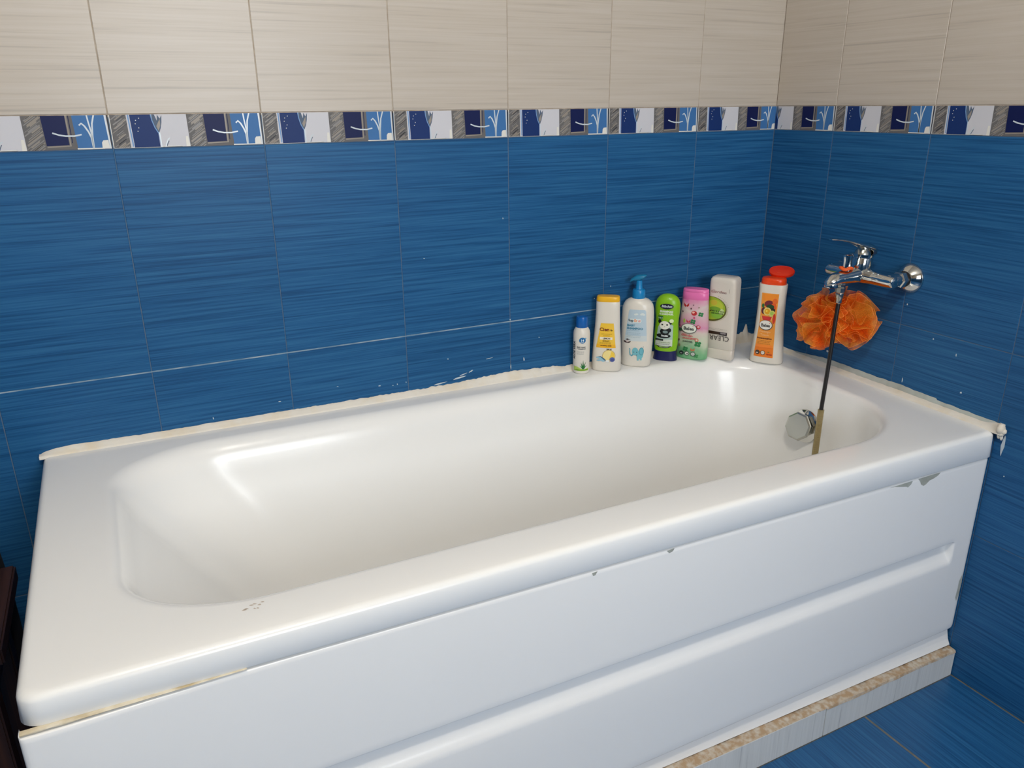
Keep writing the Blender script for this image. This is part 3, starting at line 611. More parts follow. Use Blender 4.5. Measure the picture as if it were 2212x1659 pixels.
# ribbed: modulate radius
def ribbed(name, pts, r0, r1, pitch, m, parent):
    P = [Vector(p) for p in pts]; Q = []
    for i in range(len(P) - 1):
        p0, p1, p2, p3 = P[max(0, i - 1)], P[i], P[i + 1], P[min(len(P) - 1, i + 2)]
        L = (p2 - p1).length; n = max(4, int(L / pitch * 4))
        for k in range(n):
            t = k / n; Q.append(0.5 * ((2 * p1) + (p2 - p0) * t + (2 * p0 - 5 * p1 + 4 * p2 - p3) * t * t + (3 * p1 - p0 - 3 * p2 + p3) * t ** 3))
    Q.append(P[-1])
    return tube(name, Q, [(r1 if (i % 4) in (1, 2) else r0) for i in range(len(Q))], m, parent, 14, 1, 30)
ribbed('ribbed_sleeve', hp, 0.0062, 0.0071, 0.0024, mat('brass_ribbed_metal', srgb(186, 170, 128), 0.35, 0.75), hz)

# ------------------------------------------------------------------ loofah
def net_mat():
    m = bpy.data.materials.new('orange_netting'); m.use_nodes = True; nt = m.node_tree; nt.nodes.clear()
    out = nt.nodes.new('ShaderNodeOutputMaterial'); tr = nt.nodes.new('ShaderNodeBsdfTransparent'); tl = nt.nodes.new('ShaderNodeBsdfTranslucent'); df = nt.nodes.new('ShaderNodeBsdfPrincipled')
    df.inputs['Roughness'].default_value = 0.45
    tc = nt.nodes.new('ShaderNodeTexCoord'); n = nt.nodes.new('ShaderNodeTexNoise'); n.inputs['Scale'].default_value = 28; nt.links.new(tc.outputs['Object'], n.inputs[0])
    r = nt.nodes.new('ShaderNodeValToRGB'); r.color_ramp.elements[0].position = 0.38; r.color_ramp.elements[0].color = srgb(255, 124, 24); r.color_ramp.elements[1].position = 0.62; r.color_ramp.elements[1].color = srgb(255, 178, 60)
    nt.links.new(n.outputs['Fac'], r.inputs[0])
    for s in (df.inputs['Base Color'], tl.inputs['Color']): nt.links.new(r.outputs[0], s)
    m1 = nt.nodes.new('ShaderNodeMixShader'); m1.inputs[0].default_value = 0.45; nt.links.new(df.outputs[0], m1.inputs[1]); nt.links.new(tl.outputs[0], m1.inputs[2])
    # fine net of holes
    vo = nt.nodes.new('ShaderNodeTexVoronoi'); vo.inputs['Scale'].default_value = 420; nt.links.new(tc.outputs['Object'], vo.inputs['Vector'])
    mr = nt.nodes.new('ShaderNodeMapRange'); mr.inputs['From Min'].default_value = 0.2; mr.inputs['From Max'].default_value = 0.6; mr.inputs['To Min'].default_value = 0.42; mr.inputs['To Max'].default_value = 0.62
    nt.links.new(vo.outputs['Distance'], mr.inputs['Value'])
    m2 = nt.nodes.new('ShaderNodeMixShader'); nt.links.new(mr.outputs[0], m2.inputs[0]); nt.links.new(tr.outputs[0], m2.inputs[1]); nt.links.new(m1.outputs[0], m2.inputs[2]); nt.links.new(m2.outputs[0], out.inputs[0])
    return m
M_NET = net_mat(); M_HEM = mat('orange_hem', srgb(255, 156, 66), 0.5)
LC = Vector((-0.090, -0.334, 0.747))
loof = empty('bath_sponge', LC); tag(loof, 'fluffy orange netting bath sponge hanging from the tap behind the hose', 'sponge')
hd = Vector((0.4483, 0.8939, 0)); hr = Vector((0.8939, -0.4483, 0)); hc = Vector((-0.132, -0.372, 0))
def squash(p):
    q = p - hc; lat = q.dot(hr); dep = q.dot(hd)
    lim = 0.010 - 0.050 * min(1.0, (abs(lat) / 0.045)) ** 1.6
    if dep < lim: dep = lim + (dep - lim) * 0.08
    z = p.z; p2 = hc + hr * lat + hd * dep; p2.z = z
    if p2.x > -0.004: p2.x = -0.004 - (p2.x + 0.004) * 0.0
    return p2
bmn = bmesh.new(); bmh = bmesh.new(); rl = random.Random(21)
for i in range(20):
    side = -1 if i % 2 else 1
    cen = LC + hr * side * rl.uniform(0.022, 0.038) + Vector((0, 0, rl.uniform(-0.014, 0.012)))
    nrm = Vector((rl.gauss(0, 1), rl.gauss(0, 1), rl.gauss(0, 0.9))).normalized(); x, y, d = frame(nrm)
    Rm = rl.uniform(0.047, 0.063); kf = rl.randint(3, 5); ph = rl.uniform(0, 6.28); A = rl.uniform(0.010, 0.018); nr, na = 10, 96; seed = rl.uniform(0, 50)
    grid = []
    for a in range(na):
        t = 2 * PI * a / na; row = []
        rmx = Rm * (1 + 0.16 * noise.noise(Vector((math.cos(t) * 1.4, math.sin(t) * 1.4, seed))))
        for r in range(nr):
            s = 0.12 + 0.88 * r / (nr - 1); rad = rmx * s
            hgt = A * s * s * (math.sin(kf * t + ph) + 0.5 * math.sin((2 * kf + 1) * t + ph * 2)) + 0.012 * s * noise.noise(Vector((math.cos(t) * 2, math.sin(t) * 2, seed + s * 2)))
            p = cen + x * math.cos(t) * rad + y * math.sin(t) * rad + d * hgt
            row.append(squash(p))
        grid.append(row)
    V = [[bmn.verts.new(p) for p in row] for row in grid]
    for a in range(na):
        b = (a + 1) % na
        for r in range(nr - 1): bmn.faces.new((V[a][r], V[a][r + 1], V[b][r + 1], V[b][r]))
    # hem: thin 3-sided cord on the outer edge
    E = []
    for a in range(na):
        p = grid[a][-1]; dv = (grid[a][-1] - grid[a][-2]).normalized(); tg = (grid[(a + 1) % na][-1] - grid[a - 1][-1]).normalized(); sd = dv.cross(tg)
        E.append([bmh.verts.new(p + dv * 0.0005), bmh.verts.new(p + sd * 0.00025), bmh.verts.new(p - sd * 0.00025)])
    for a in range(na):
        b = (a + 1) % na
        for k in range(3): bmh.faces.new((E[a][k], E[a][(k + 1) % 3], E[b][(k + 1) % 3], E[b][k]))
o = from_bm('netting', bmn, M_NET, None); o.data.shade_smooth(); fix_parent(o, loof); o['kind'] = 'stuff'
o = from_bm('netting_hem', bmh, M_HEM, None); fix_parent(o, loof); o['kind'] = 'stuff'
# hanging loop around the diverter knob
lp = [(-0.113 + 0.0125 * math.cos(t), YT + 0.0115 * math.sin(t), ZF + 0.0195 + 0.0015 * math.sin(3 * t)) for t in [2 * PI * k / 20 for k in range(21)]]
tube('hanging_loop', lp, 0.0034, mat('orange_cord', srgb(240, 96, 30), 0.6), loof, 10, 2)
tube('cord', [(-0.101, YT + 0.004, ZF + 0.019), (-0.098, YT + 0.019, ZF + 0.006), (-0.100, YT + 0.024, ZF - 0.02), (-0.098, YT + 0.026, ZF - 0.06)], 0.0022, bpy.data.materials['orange_cord'], loof, 8, 5)

# ------------------------------------------------------------------ bottles
def bz(prof_, z):
    for i in range(len(prof_) - 1):
        a, b = prof_[i], prof_[i + 1]
        if a[0] <= z <= b[0]:
            t = (z - a[0]) / max(1e-9, b[0] - a[0]); return [a[k] + (b[k] - a[k]) * t for k in range(len(a))]
    return list(prof_[0] if z < prof_[0][0] else prof_[-1])
def shell(name, prof_, m, parent, n=48, sharp=45, cap=True, cx=None):
    """prof: (z, half width, half depth, exponent[, x offset])"""
    rg = []
    for pr_ in prof_:
        z, a, b, e = pr_[:4]; ox = pr_[4] if len(pr_) > 4 else 0; r = []
        for k in range(n):
            t = 2 * PI * (k + 0.5) / n; c, s = math.cos(t), math.sin(t)
            r.append((ox + a * math.copysign(abs(c) ** (2 / e), c), b * math.copysign(abs(s) ** (2 / e), s), z))
        rg.append(r)
    vv, ff = loft(rg, cap_end=cap, cap_start=cap)
    return from_data(name, vv, ff, m, parent, smooth=sharp)
_cm = {}
def pm(rgb, rough=0.4):
    k = (rgb, rough)
    if k not in _cm: _cm[k] = mat('print_%02x%02x%02x' % rgb, srgb(*rgb), rough)
    return _cm[k]
class Decal:
    def __init__(s, prof_): s.prof = prof_; s.items = []; s.lay = 1
    def poly(s, rgb, pts, lay=None):
        s.lay += 0 if lay is not None else 1; s.items.append((rgb, lay if lay is not None else s.lay, [pts], None)); return s
    def rect(s, rgb, x0, x1, z0, z1, lay=None): return s.poly(rgb, [(x0, z0), (x1, z0), (x1, z1), (x0, z1)], lay)
    def ell(s, rgb, x, z, rx, rz, lay=None, n=24, a0=0, a1=2 * PI): return s.poly(rgb, [(x + rx * math.cos(a0 + (a1 - a0) * k / n), z + rz * math.sin(a0 + (a1 - a0) * k / n)) for k in range(n)], lay)
    def text(s, rgb, txt, x, z, size, rot=0, align='CENTER', sx=1.0, shear=0.0, bold=0.0, flip=False):
        s.lay += 0.4
        c = bpy.data.curves.new('txt', 'FONT'); c.body = txt; c.size = size; c.align_x = align; c.shear = shear; c.offset = bold; c.resolution_u = 2
        o = bpy.data.objects.new('txt', c); col.objects.link(o); dg = bpy.context.evaluated_depsgraph_get(); me = o.evaluated_get(dg).to_mesh()
        ca, sa = math.cos(rot), math.sin(rot)
        V = [((v.co.x * sx) * ca - v.co.y * sa + x, (v.co.x * sx) * sa + v.co.y * ca + z) for v in me.vertices]; F = [tuple(p.vertices) for p in me.polygons]
        o.evaluated_get(dg).to_mesh_clear(); bpy.data.objects.remove(o); bpy.data.curves.remove(c)
        s.items.append((rgb, s.lay, V, F)); return s
    def build(s, parent, name='label_print', clip=None):
        bm = bmesh.new(); cols = []
        for rgb, lay, P, F in s.items:
            if rgb not in cols: cols.append(rgb)
            mi = cols.index(rgb)
            if F is None:
                faces = [[(p[0], p[1]) for p in P[0]]]
                for fc in faces:
                    vs_ = [bm.verts.new((p[0], lay, p[1])) for p in fc]; f = bm.faces.new(vs_); f.material_index = mi
            else:
                vs_ = [bm.verts.new((p[0], lay, p[1])) for p in P]
                for fi in F:
                    try: f = bm.faces.new([vs_[i] for i in fi]); f.material_index = mi
                    except ValueError: pass
        amax = max(p[1] for p in s.prof)
        step = 0.003; x = -amax
        while x < amax:
            bmesh.ops.bisect_plane(bm, geom=bm.verts[:] + bm.edges[:] + bm.faces[:], plane_co=(x, 0, 0), plane_no=(1, 0, 0)); x += step
        for p in s.prof:
            bmesh.ops.bisect_plane(bm, geom=bm.verts[:] + bm.edges[:] + bm.faces[:], plane_co=(0, 0, p[0]), plane_no=(0, 0, 1))
        if clip:
            bmesh.ops.bisect_plane(bm, geom=bm.verts[:] + bm.edges[:] + bm.faces[:], plane_co=(clip[0], 0, 0), plane_no=(-1, 0, 0), clear_outer=True)
            bmesh.ops.bisect_plane(bm, geom=bm.verts[:] + bm.edges[:] + bm.faces[:], plane_co=(clip[1], 0, 0), plane_no=(1, 0, 0), clear_outer=True)
        for v in bm.verts:
            z = v.co.z; a, b, e = bz(s.prof, z)[1:4]; q = min(0.985, abs(v.co.x) / a); y = -b * (1 - q ** e) ** (1 / e)
            v.co.y = y - 0.00025 - 0.00006 * v.co.y
        bmesh.ops.triangulate(bm, faces=bm.faces[:])
        for f in bm.faces:
            f.normal_update()
            if f.normal.y > 0: f.normal_flip()
        o = from_bm(name, bm, [pm(c) for c in cols], parent); o['label'] = 'printed label on the front'
        return o
def lines(d, rgb, x0, x1, zs, h=0.0007, rag=0.2):
    for i, z in enumerate(zs):
        k = (x1 - x0) * R_.uniform(0, rag); x = x0
        while x < x1 - k:
            wv = R_.uniform(0.002, 0.005); d.rect(rgb, x, min(x + wv, x1 - k), z, z + h, lay=d.lay + 0.3); x += wv + 0.0008
def facing(x, y, extra=0.0):
    """yaw so that local -Y looks at the camera, then turned by extra (deg, + = further towards the left end)"""
    return -math.atan2(-1.5167 - x, -(-1.545 - y)) * -1 * -1 - math.radians(extra)
WHITEP = mat('white_bottle_plastic', srgb(232, 226, 214), 0.3)

# 1 small aloe bottle
def place(name, x, y, extra, label):
    yaw = math.atan2(1.5167 + x, 1.545 + y)   # angle of camera direction from -Y towards -X
    o = empty(name, (x, y, zr(x, y) + 0.0003), -(yaw + math.radians(extra))); return tag(o, label, 'bottle')
b1 = place('shampoo_bottle', -0.5694, -0.0262, 0, 'smallest bottle, slim white with a blue cap and green plant print')
p1 = [(0.0, 0.0175, 0.0175, 2), (0.0012, 0.0192, 0.0192, 2), (0.004, 0.0198, 0.0198, 2), (0.095, 0.0198, 0.0198, 2), (0.102, 0.0190, 0.0190, 2), (0.107, 0.0170, 0.0170, 2), (0.111, 0.0142, 0.0142, 2), (0.1125, 0.0125, 0.0125, 2)]
shell('bottle_body', p1, WHITEP, b1); blue_cap = mat('blue_cap_plastic', srgb(14, 96, 176), 0.3)
shell('cap', [(0.111, 0.0136, 0.0136, 2), (0.1125, 0.0142, 0.0142, 2), (0.134, 0.0136, 0.0136, 2), (0.1365, 0.0128, 0.0128, 2), (0.1365, 0.009, 0.009, 2), (0.1355, 0.0085, 0.0085, 2), (0.1385, 0.004, 0.004, 2)], blue_cap, b1)
d = Decal(p1); d.ell((24, 110, 170), 0.002, 0.083, 0.0078, 0.0072); d.text((240, 248, 250), '14', 0.002, 0.0805, 0.008, bold=0.0002); d.rect((235, 245, 248), -0.003, 0.006, 0.078, 0.0788); d.ell((110, 170, 200), 0.0095, 0.088, 0.0016, 0.0016)
d.text((60, 66, 74), 'BABY WASH', -0.0105, 0.0655, 0.0036, align='LEFT', bold=0.0002); d.text((60, 66, 74), '& SHAMPOO', -0.0105, 0.0612, 0.0036, align='LEFT', bold=0.0002); lines(d, (140, 146, 150), -0.0105, 0.009, (0.055, 0.0522, 0.0494))
d.text((40, 44, 50), 'ALOE VERA', -0.0145, 0.036, 0.0062, rot=PI / 2, align='LEFT', sx=1.35, bold=0.0002)
d.poly((178, 204, 96), [(-0.017, 0.008), (0.017, 0.008), (0.017, 0.014), (0.008, 0.012), (0.0, 0.0135), (-0.008, 0.018), (-0.017, 0.019)]); d.poly((132, 172, 48), [(-0.017, 0.0085), (0.017, 0.0085), (0.014, 0.0125), (0.0, 0.0115), (-0.010, 0.013)])
for (a, l) in ((-0.9, 0.014), (0.9, 0.014), (-0.45, 0.018), (0.45, 0.019), (0.0, 0.022)):
    bx, bz_ = 0.005, 0.0135; tx, tz = bx + l * math.sin(a) * 0.75, bz_ + l * math.cos(a); nx_ = 0.0022
    d.poly((24, 112, 52) if abs(a) < 0.6 else (40, 130, 66), [(bx - nx_ * math.cos(a), bz_ + nx_ * math.sin(a)), (bx + nx_ * math.cos(a), bz_ - nx_ * math.sin(a)), (tx, tz)])
d.build(b1)

# 2 lemon shampoo
b2 = place('shampoo_bottle', -0.5060, -0.0390, 4, 'white bottle with a yellow lid and yellow lemon label')
p2 = [(0.0, 0.0300, 0.0150, 2.5), (0.0015, 0.0325, 0.0175, 2.5), (0.006, 0.0340, 0.0190, 2.5), (0.03, 0.0338, 0.0190, 2.5), (0.07, 0.0318, 0.0180, 2.5), (0.11, 0.0290, 0.0165, 2.6), (0.15, 0.0272, 0.0155, 2.8), (0.172, 0.0268, 0.0155, 2.8), (0.1735, 0.0262, 0.0150, 2.8)]
shell('bottle_body', p2, WHITEP, b2)
shell('lid', [(0.1735, 0.0262, 0.0148, 3), (0.1745, 0.0268, 0.0153, 3), (0.183, 0.0262, 0.0150, 3), (0.1855, 0.0250, 0.0140, 3), (0.1862, 0.0225, 0.012, 3)], mat('yellow_lid_plastic', srgb(246, 186, 34), 0.35), b2)
d = Decal(p2); d.poly((246, 200, 60), [(-0.0235, 0.061), (0.0215, 0.061), (0.0150, 0.122), (-0.0140, 0.122)]); d.poly((244, 184, 34), [(-0.0235, 0.061), (0.0215, 0.061), (0.0205, 0.070), (-0.0225, 0.070)])
d.text((120, 40, 20), 'Cien', -0.0055, 0.103, 0.0115, bold=0.0004, sx=1.05); d.ell((110, 80, 20), 0.0105, 0.1045, 0.0028, 0.0016, n=12); d.poly((110, 90, 20), [(0.008, 0.107), (0.0095, 0.104), (0.0105, 0.1085)])
d.text((130, 96, 20), 'ANTI-DANDRUFF', 0.0, 0.0945, 0.0032); d.text((130, 96, 20), 'SHAMPOO', 0.0, 0.0905, 0.0032); d.rect((244, 236, 214), -0.0155, 0.0135, 0.0815, 0.0880); d.text((60, 50, 40), 'LEMON', 0.0, 0.0830, 0.0050, bold=0.00025)
d.text((120, 86, 20), 'EXTRACT', -0.001, 0.0770, 0.0036, bold=0.0002); lines(d, (130, 96, 20), -0.016, 0.014, (0.0738, 0.0712)); d.text((110, 70, 10), 'NORMAL HAIR', -0.001, 0.0655, 0.0038, bold=0.0002)
d.ell((200, 170, 96), 0.0065, 0.0415, 0.0150, 0.0150); d.ell((246, 226, 150), 0.0065, 0.0415, 0.0138, 0.0138); d.poly((244, 206, 70), [(0.0065, 0.030), (0.0125, 0.0535), (0.0185, 0.048), (0.0195, 0.038)]); d.ell((96, 110, 170), 0.0145, 0.0325, 0.0062, 0.0060); d.ell((70, 84, 150), 0.0150, 0.0315, 0.0042, 0.0036)
d.text((60, 60, 20), '250 ml', 0.0065, 0.0565, 0.0042, bold=0.0002)
for (x, z, rx, rz) in ((-0.0165, 0.036, 0.0065, 0.0025), (-0.011, 0.033, 0.005, 0.005), (-0.0175, 0.029, 0.0045, 0.002), (-0.006, 0.0285, 0.004, 0.002)): d.ell((150, 196, 216), x, z, rx, rz, n=14)
d.poly((60, 110, 140), [(-0.019, 0.0385), (-0.012, 0.0400), (-0.004, 0.0350), (0.0035, 0.0275), (0.0025, 0.0265), (-0.006, 0.0325), (-0.012, 0.0375)]); d.ell((238, 240, 238), 0.004, 0.0285, 0.0045, 0.003)
d.build(b2); b2.scale = (1.03, 1.03, 0.98)

# 3 pump bottle
b3 = place('pump_bottle', -0.4174, -0.0362, 6, 'largest white bottle with a bright blue pump head and pale blue elephant label')
p3 = [(0.0, 0.0310, 0.0200, 2.6), (0.0015, 0.0340, 0.0225, 2.6), (0.006, 0.0362, 0.0240, 2.6), (0.06, 0.0385, 0.0250, 2.5), (0.12, 0.0388, 0.0250, 2.4), (0.142, 0.0378, 0.0245, 2.3), (0.153, 0.0350, 0.0235, 2.2), (0.160, 0.0305, 0.0215, 2.1), (0.165, 0.0240, 0.0185, 2), (0.1675, 0.0165, 0.0155, 2), (0.1685, 0.0150, 0.0150, 2)]
shell('bottle_body', p3, WHITEP, b3); pumpm = mat('bright_blue_plastic', srgb(26, 136, 198), 0.3)
pp = empty('pump', (0, 0, 0)); bpy.data.objects.remove(pp)
bd = shell('pump', [(0.1665, 0.0150, 0.0150, 2), (0.168, 0.0158, 0.0158, 2), (0.186, 0.0152, 0.0152, 2), (0.1885, 0.0140, 0.0140, 2), (0.1895, 0.0090, 0.009, 2), (0.195, 0.0078, 0.0078, 2), (0.210, 0.0066, 0.0066, 2), (0.2105, 0.004, 0.004, 2)], pumpm, b3)
# head with spout towards the left
rg = []
for (x, z, hh, ww) in ((0.0165, 0.2225, 0.0006, 0.003), (0.0150, 0.2215, 0.0028, 0.006), (0.008, 0.2185, 0.0058, 0.0085), (0.0, 0.2165, 0.0072, 0.0090), (-0.007, 0.2150, 0.0070, 0.0085), (-0.013, 0.2130, 0.0052, 0.007), (-0.018, 0.2105, 0.0040, 0.0055), (-0.0215, 0.2070, 0.0034, 0.005), (-0.0225, 0.2058, 0.0020, 0.0035)):
    rg.append([(x, ww * math.cos(t), z + hh * math.sin(t)) for t in [2 * PI * k / 20 for k in range(20)]])
vv, ff = loft(rg, cap_end=True, cap_start=True); hd_ = from_data('pump_head', vv, ff, mat('teal_pump_plastic', srgb(28, 126, 170), 0.3), bd, smooth=50)
d = Decal(p3); d.poly((190, 210, 222), [(-0.026, 0.078), (0.0255, 0.078), (0.0215, 0.140), (0.0185, 0.1435), (-0.0165, 0.1435), (-0.0190, 0.140)]); d.poly((210, 220, 222), [(-0.0275, 0.066), (0.0265, 0.066), (0.0255, 0.080), (-0.026, 0.080)])
for (x, z) in ((-0.003, 0.1320), (0.0, 0.1328), (0.0135, 0.1340), (0.0165, 0.1320), (0.0110, 0.1325)): d.ell((226, 234, 232), x, z, 0.0035, 0.0022, n=14)
d.poly((226, 236, 236), [(-0.0205, 0.1120), (0.010, 0.1120), (0.0125, 0.1165), (0.010, 0.1215), (-0.0185, 0.1215)]); d.text((54, 78, 88), 'Sup', -0.0195, 0.1143, 0.0085, align='LEFT', bold=0.0004); d.text((240, 160, 110), 'Er', -0.0055, 0.1143, 0.0085, align='LEFT', bold=0.0004); d.text((230, 130, 120), 'ci', 0.0040, 0.1143, 0.0080, align='LEFT', bold=0.0003)
d.text((62, 134, 164), 'BABY', -0.0220, 0.1025, 0.0072, align='LEFT', bold=0.0003, sx=1.1); d.text((62, 134, 164), 'SHAMPOO', -0.0222, 0.0950, 0.0072, align='LEFT', bold=0.0003, sx=1.12); lines(d, (130, 172, 190), -0.022, 0.010, (0.0915,), 0.0009)
lines(d, (150, 178, 188), -0.022, 0.012, (0.0860, 0.0825, 0.0790, 0.0755)); 
d.poly((70, 52, 54), [(-0.0295, 0.0645), (-0.0265, 0.0655), (-0.022, 0.0640), (-0.0155, 0.0640), (-0.0115, 0.0665), (-0.0125, 0.0625), (-0.0160, 0.0605), (-0.0250, 0.0605), (-0.0285, 0.0620)]); d.ell((220, 206, 200), -0.020, 0.0648, 0.0035, 0.0026); d.poly((70, 60, 60), [(-0.025, 0.0690), (-0.020, 0.0712), (-0.012, 0.0692), (-0.017, 0.0688), (-0.0205, 0.0674), (-0.0225, 0.0688)])
EL, ED = (120, 190, 202), (82, 158, 176)
d.ell(EL, 0.000, 0.040, 0.0078, 0.0098); d.ell(EL, 0.0115, 0.0320, 0.0080, 0.0105); d.ell(ED, 0.0150, 0.0410, 0.0058, 0.0100); d.ell((112, 184, 198), 0.0150, 0.0410, 0.0042, 0.0080); d.rect(EL, 0.0052, 0.0095, 0.0175, 0.026); d.rect(EL, 0.0125, 0.0165, 0.0185, 0.027)
for q in strip_pts([(-0.0045, 0.033), (-0.0085, 0.0285), (-0.0118, 0.031), (-0.0130, 0.038), (-0.0128, 0.045), (-0.0145, 0.0475)], [0.0045, 0.0034, 0.003, 0.0026, 0.0022, 0.002]): d.poly((104, 170, 186), list(q), lay=8)
d.ell((40, 60, 80), -0.0030, 0.0385, 0.0010, 0.0013, n=8); d.ell((40, 60, 80), 0.0040, 0.0385, 0.0010, 0.0013, n=8); d.rect((60, 90, 100), 0.0190, 0.0195, 0.050, 0.0545); d.poly((60, 100, 120), [(0.002, 0.0305), (0.0065, 0.0315), (0.004, 0.0330)])
d.build(b3)

# 4 green bottle standing on its navy cap
b4 = place('shampoo_bottle', -0.3267, -0.0340, 8, 'bright green waisted bottle with a rounded top standing on a navy cap')
p4 = [(0.024, 0.0262, 0.0165, 2.2), (0.030, 0.0282, 0.0180, 2.2), (0.045, 0.0298, 0.0190, 2.2), (0.065, 0.0300, 0.0190, 2.2), (0.080, 0.0292, 0.0185, 2.2), (0.095, 0.0282, 0.0180, 2.2), (0.108, 0.0286, 0.0180, 2.2), (0.122, 0.0302, 0.0185, 2.2), (0.134, 0.0308, 0.0185, 2.2), (0.145, 0.0300, 0.0180, 2.2), (0.154, 0.0270, 0.0165, 2.2), (0.161, 0.0215, 0.0135, 2.2), (0.1655, 0.0145, 0.009, 2.2), (0.1675, 0.007, 0.0045, 2.2), (0.168, 0.001, 0.0008, 2)]
shell('bottle_body', p4, mat('green_bottle_plastic', srgb(138, 196, 26), 0.3), b4)
shell('cap', [(0.0, 0.0285, 0.0170, 2.5), (0.001, 0.0298, 0.0180, 2.5), (0.020, 0.0272, 0.0168, 2.3), (0.0255, 0.0268, 0.0165, 2.2), (0.0265, 0.025, 0.0150, 2.2)], mat('navy_cap_plastic', srgb(22, 26, 84), 0.35), b4)
d = Decal(p4); d.ell((16, 22, 44), 0.0, 0.1395, 0.0165, 0.0070); d.text((226, 234, 240), 'Bübchen', 0.0, 0.1372, 0.0078, shear=0.2, bold=0.0002, sx=0.95)
d.text((230, 240, 220), 'SHAMPOO', 0.0, 0.1245, 0.0068, bold=0.0004, sx=0.98); d.text((230, 240, 220), '& DUSCHGEL', 0.0, 0.1185, 0.0060, bold=0.0003, sx=0.95)
d.poly((176, 200, 190), [(-0.0235, 0.040), (0.0185, 0.040), (0.0180, 0.092), (0.010, 0.0965), (-0.014, 0.0965), (-0.0190, 0.086)]); d.poly((214, 222, 206), [(-0.0245, 0.0385), (0.0180, 0.0385), (0.0180, 0.0560), (-0.0240, 0.0560)])
d.poly((40, 110, 44), [(-0.020, 0.1150), (-0.007, 0.1150), (-0.0085, 0.106), (-0.0185, 0.106)]); d.text((220, 236, 210), '2 in 1', -0.0135, 0.1085, 0.0048, bold=0.0002)
BK, WH = (18, 22, 24), (234, 234, 220)
d.ell(BK, -0.0150, 0.1010, 0.0042, 0.0048); d.ell(BK, 0.0100, 0.0985, 0.0050, 0.0042); d.ell(BK, -0.0015, 0.0765, 0.0120, 0.0085); d.ell(BK, 0.0085, 0.080, 0.0055, 0.0055); d.ell(WH, -0.0025, 0.0920, 0.0130, 0.0105); d.ell((30, 34, 30), -0.0085, 0.0935, 0.0024, 0.0019); d.ell((30, 34, 30), 0.0035, 0.0935, 0.0024, 0.0019); d.poly((90, 80, 40), [(-0.0035, 0.0895), (-0.0012, 0.0895), (-0.0023, 0.0875)])
d.ell((226, 240, 190), 0.0135, 0.1035, 0.0052, 0.0048); d.ell(BK, -0.004, 0.0655, 0.0175, 0.0060); d.ell((128, 150, 150), 0.0, 0.0755, 0.0065, 0.0035); d.text((224, 232, 232), 'Sensitiv', -0.001, 0.0640, 0.0055, bold=0.0004)
d.rect((20, 30, 28), -0.0240, -0.0040, 0.0525, 0.0570); d.text((150, 170, 150), 'REGENERIEREND', -0.0140, 0.0535, 0.0020); d.text((130, 160, 90), 'Cremedusche', -0.001, 0.0470, 0.0052, shear=0.3); lines(d, (120, 130, 120), -0.021, 0.015, (0.0432,), 0.0009); d.poly((24, 34, 30), [(-0.0235, 0.0405), (-0.010, 0.0378), (0.004, 0.0378), (0.0165, 0.0400), (0.010, 0.0350), (-0.002, 0.0340), (-0.014, 0.0355)]); d.rect((214, 226, 190), -0.013, 0.010, 0.0362, 0.0372)
d.build(b4)

# 5 pink / green shower gel
b5 = place('shower_gel_bottle', -0.2580, -0.0540, 14, 'pink topped bottle fading to green with red and clover prints, next to the green bottle')
p5 = [(0.0, 0.0320, 0.0150, 2.3), (0.0015, 0.0345, 0.0170, 2.3), (0.006, 0.0358, 0.0180, 2.3), (0.05, 0.0352, 0.0178, 2.3), (0.10, 0.0330, 0.0168, 2.3), (0.15, 0.0300, 0.0155, 2.4), (0.158, 0.0296, 0.0153, 2.4)]
mg = mat('pink_green_bottle_print', srgb(220, 150, 190), 0.32); nt = mg.node_tree; tc = nt.nodes.new('ShaderNodeTexCoord'); spx = nt.nodes.new('ShaderNodeSeparateXYZ'); nt.links.new(tc.outputs['Object'], spx.inputs[0])
ns = nt.nodes.new('ShaderNodeTexNoise'); ns.inputs['Scale'].default_value = 26; nt.links.new(tc.outputs['Object'], ns.inputs[0]); ad = nt.nodes.new('ShaderNodeMath'); ad.operation = 'MULTIPLY_ADD'; ad.inputs[1].default_value = 0.07; nt.links.new(ns.outputs['Fac'], ad.inputs[0]); nt.links.new(spx.outputs['Z'], ad.inputs[2])
sc = nt.nodes.new('ShaderNodeMapRange'); sc.inputs['From Min'].default_value = 0.035; sc.inputs['From Max'].default_value = 0.195; nt.links.new(ad.outputs[0], sc.inputs['Value']); rp = nt.nodes.new('ShaderNodeValToRGB'); nt.links.new(sc.outputs[0], rp.inputs[0]); nt.links.new(rp.outputs[0], nt.nodes['Principled BSDF'].inputs['Base Color'])
el = rp.color_ramp.elements; el[0].position = 0.0; el[0].color = srgb(96, 176, 118); el[1].position = 1.0; el[1].color = srgb(232, 122, 180)
for ps, c in ((0.13, (130, 190, 140)), (0.30, (206, 216, 190)), (0.45, (220, 206, 196)), (0.56, (222, 150, 184)), (0.70, (224, 180, 192)), (0.85, (222, 206, 202))): q = el.new(ps); q.color = srgb(*c)
shell('bottle_body', p5, mg, b5); pinkm = mat('pink_lid_plastic', srgb(240, 120, 184), 0.3)
shell('lid', [(0.158, 0.0292, 0.0150, 2.4), (0.159, 0.0298, 0.0155, 2.4), (0.176, 0.0290, 0.0152, 2.5), (0.1768, 0.0282, 0.0146, 2.5), (0.1776, 0.0290, 0.0152, 2.5), (0.1835, 0.0284, 0.0146, 2.5), (0.1850, 0.0268, 0.0132, 2.5)], pinkm, b5)
d = Decal(p5)
RD, GR = (196, 44, 50), (44, 132, 74)
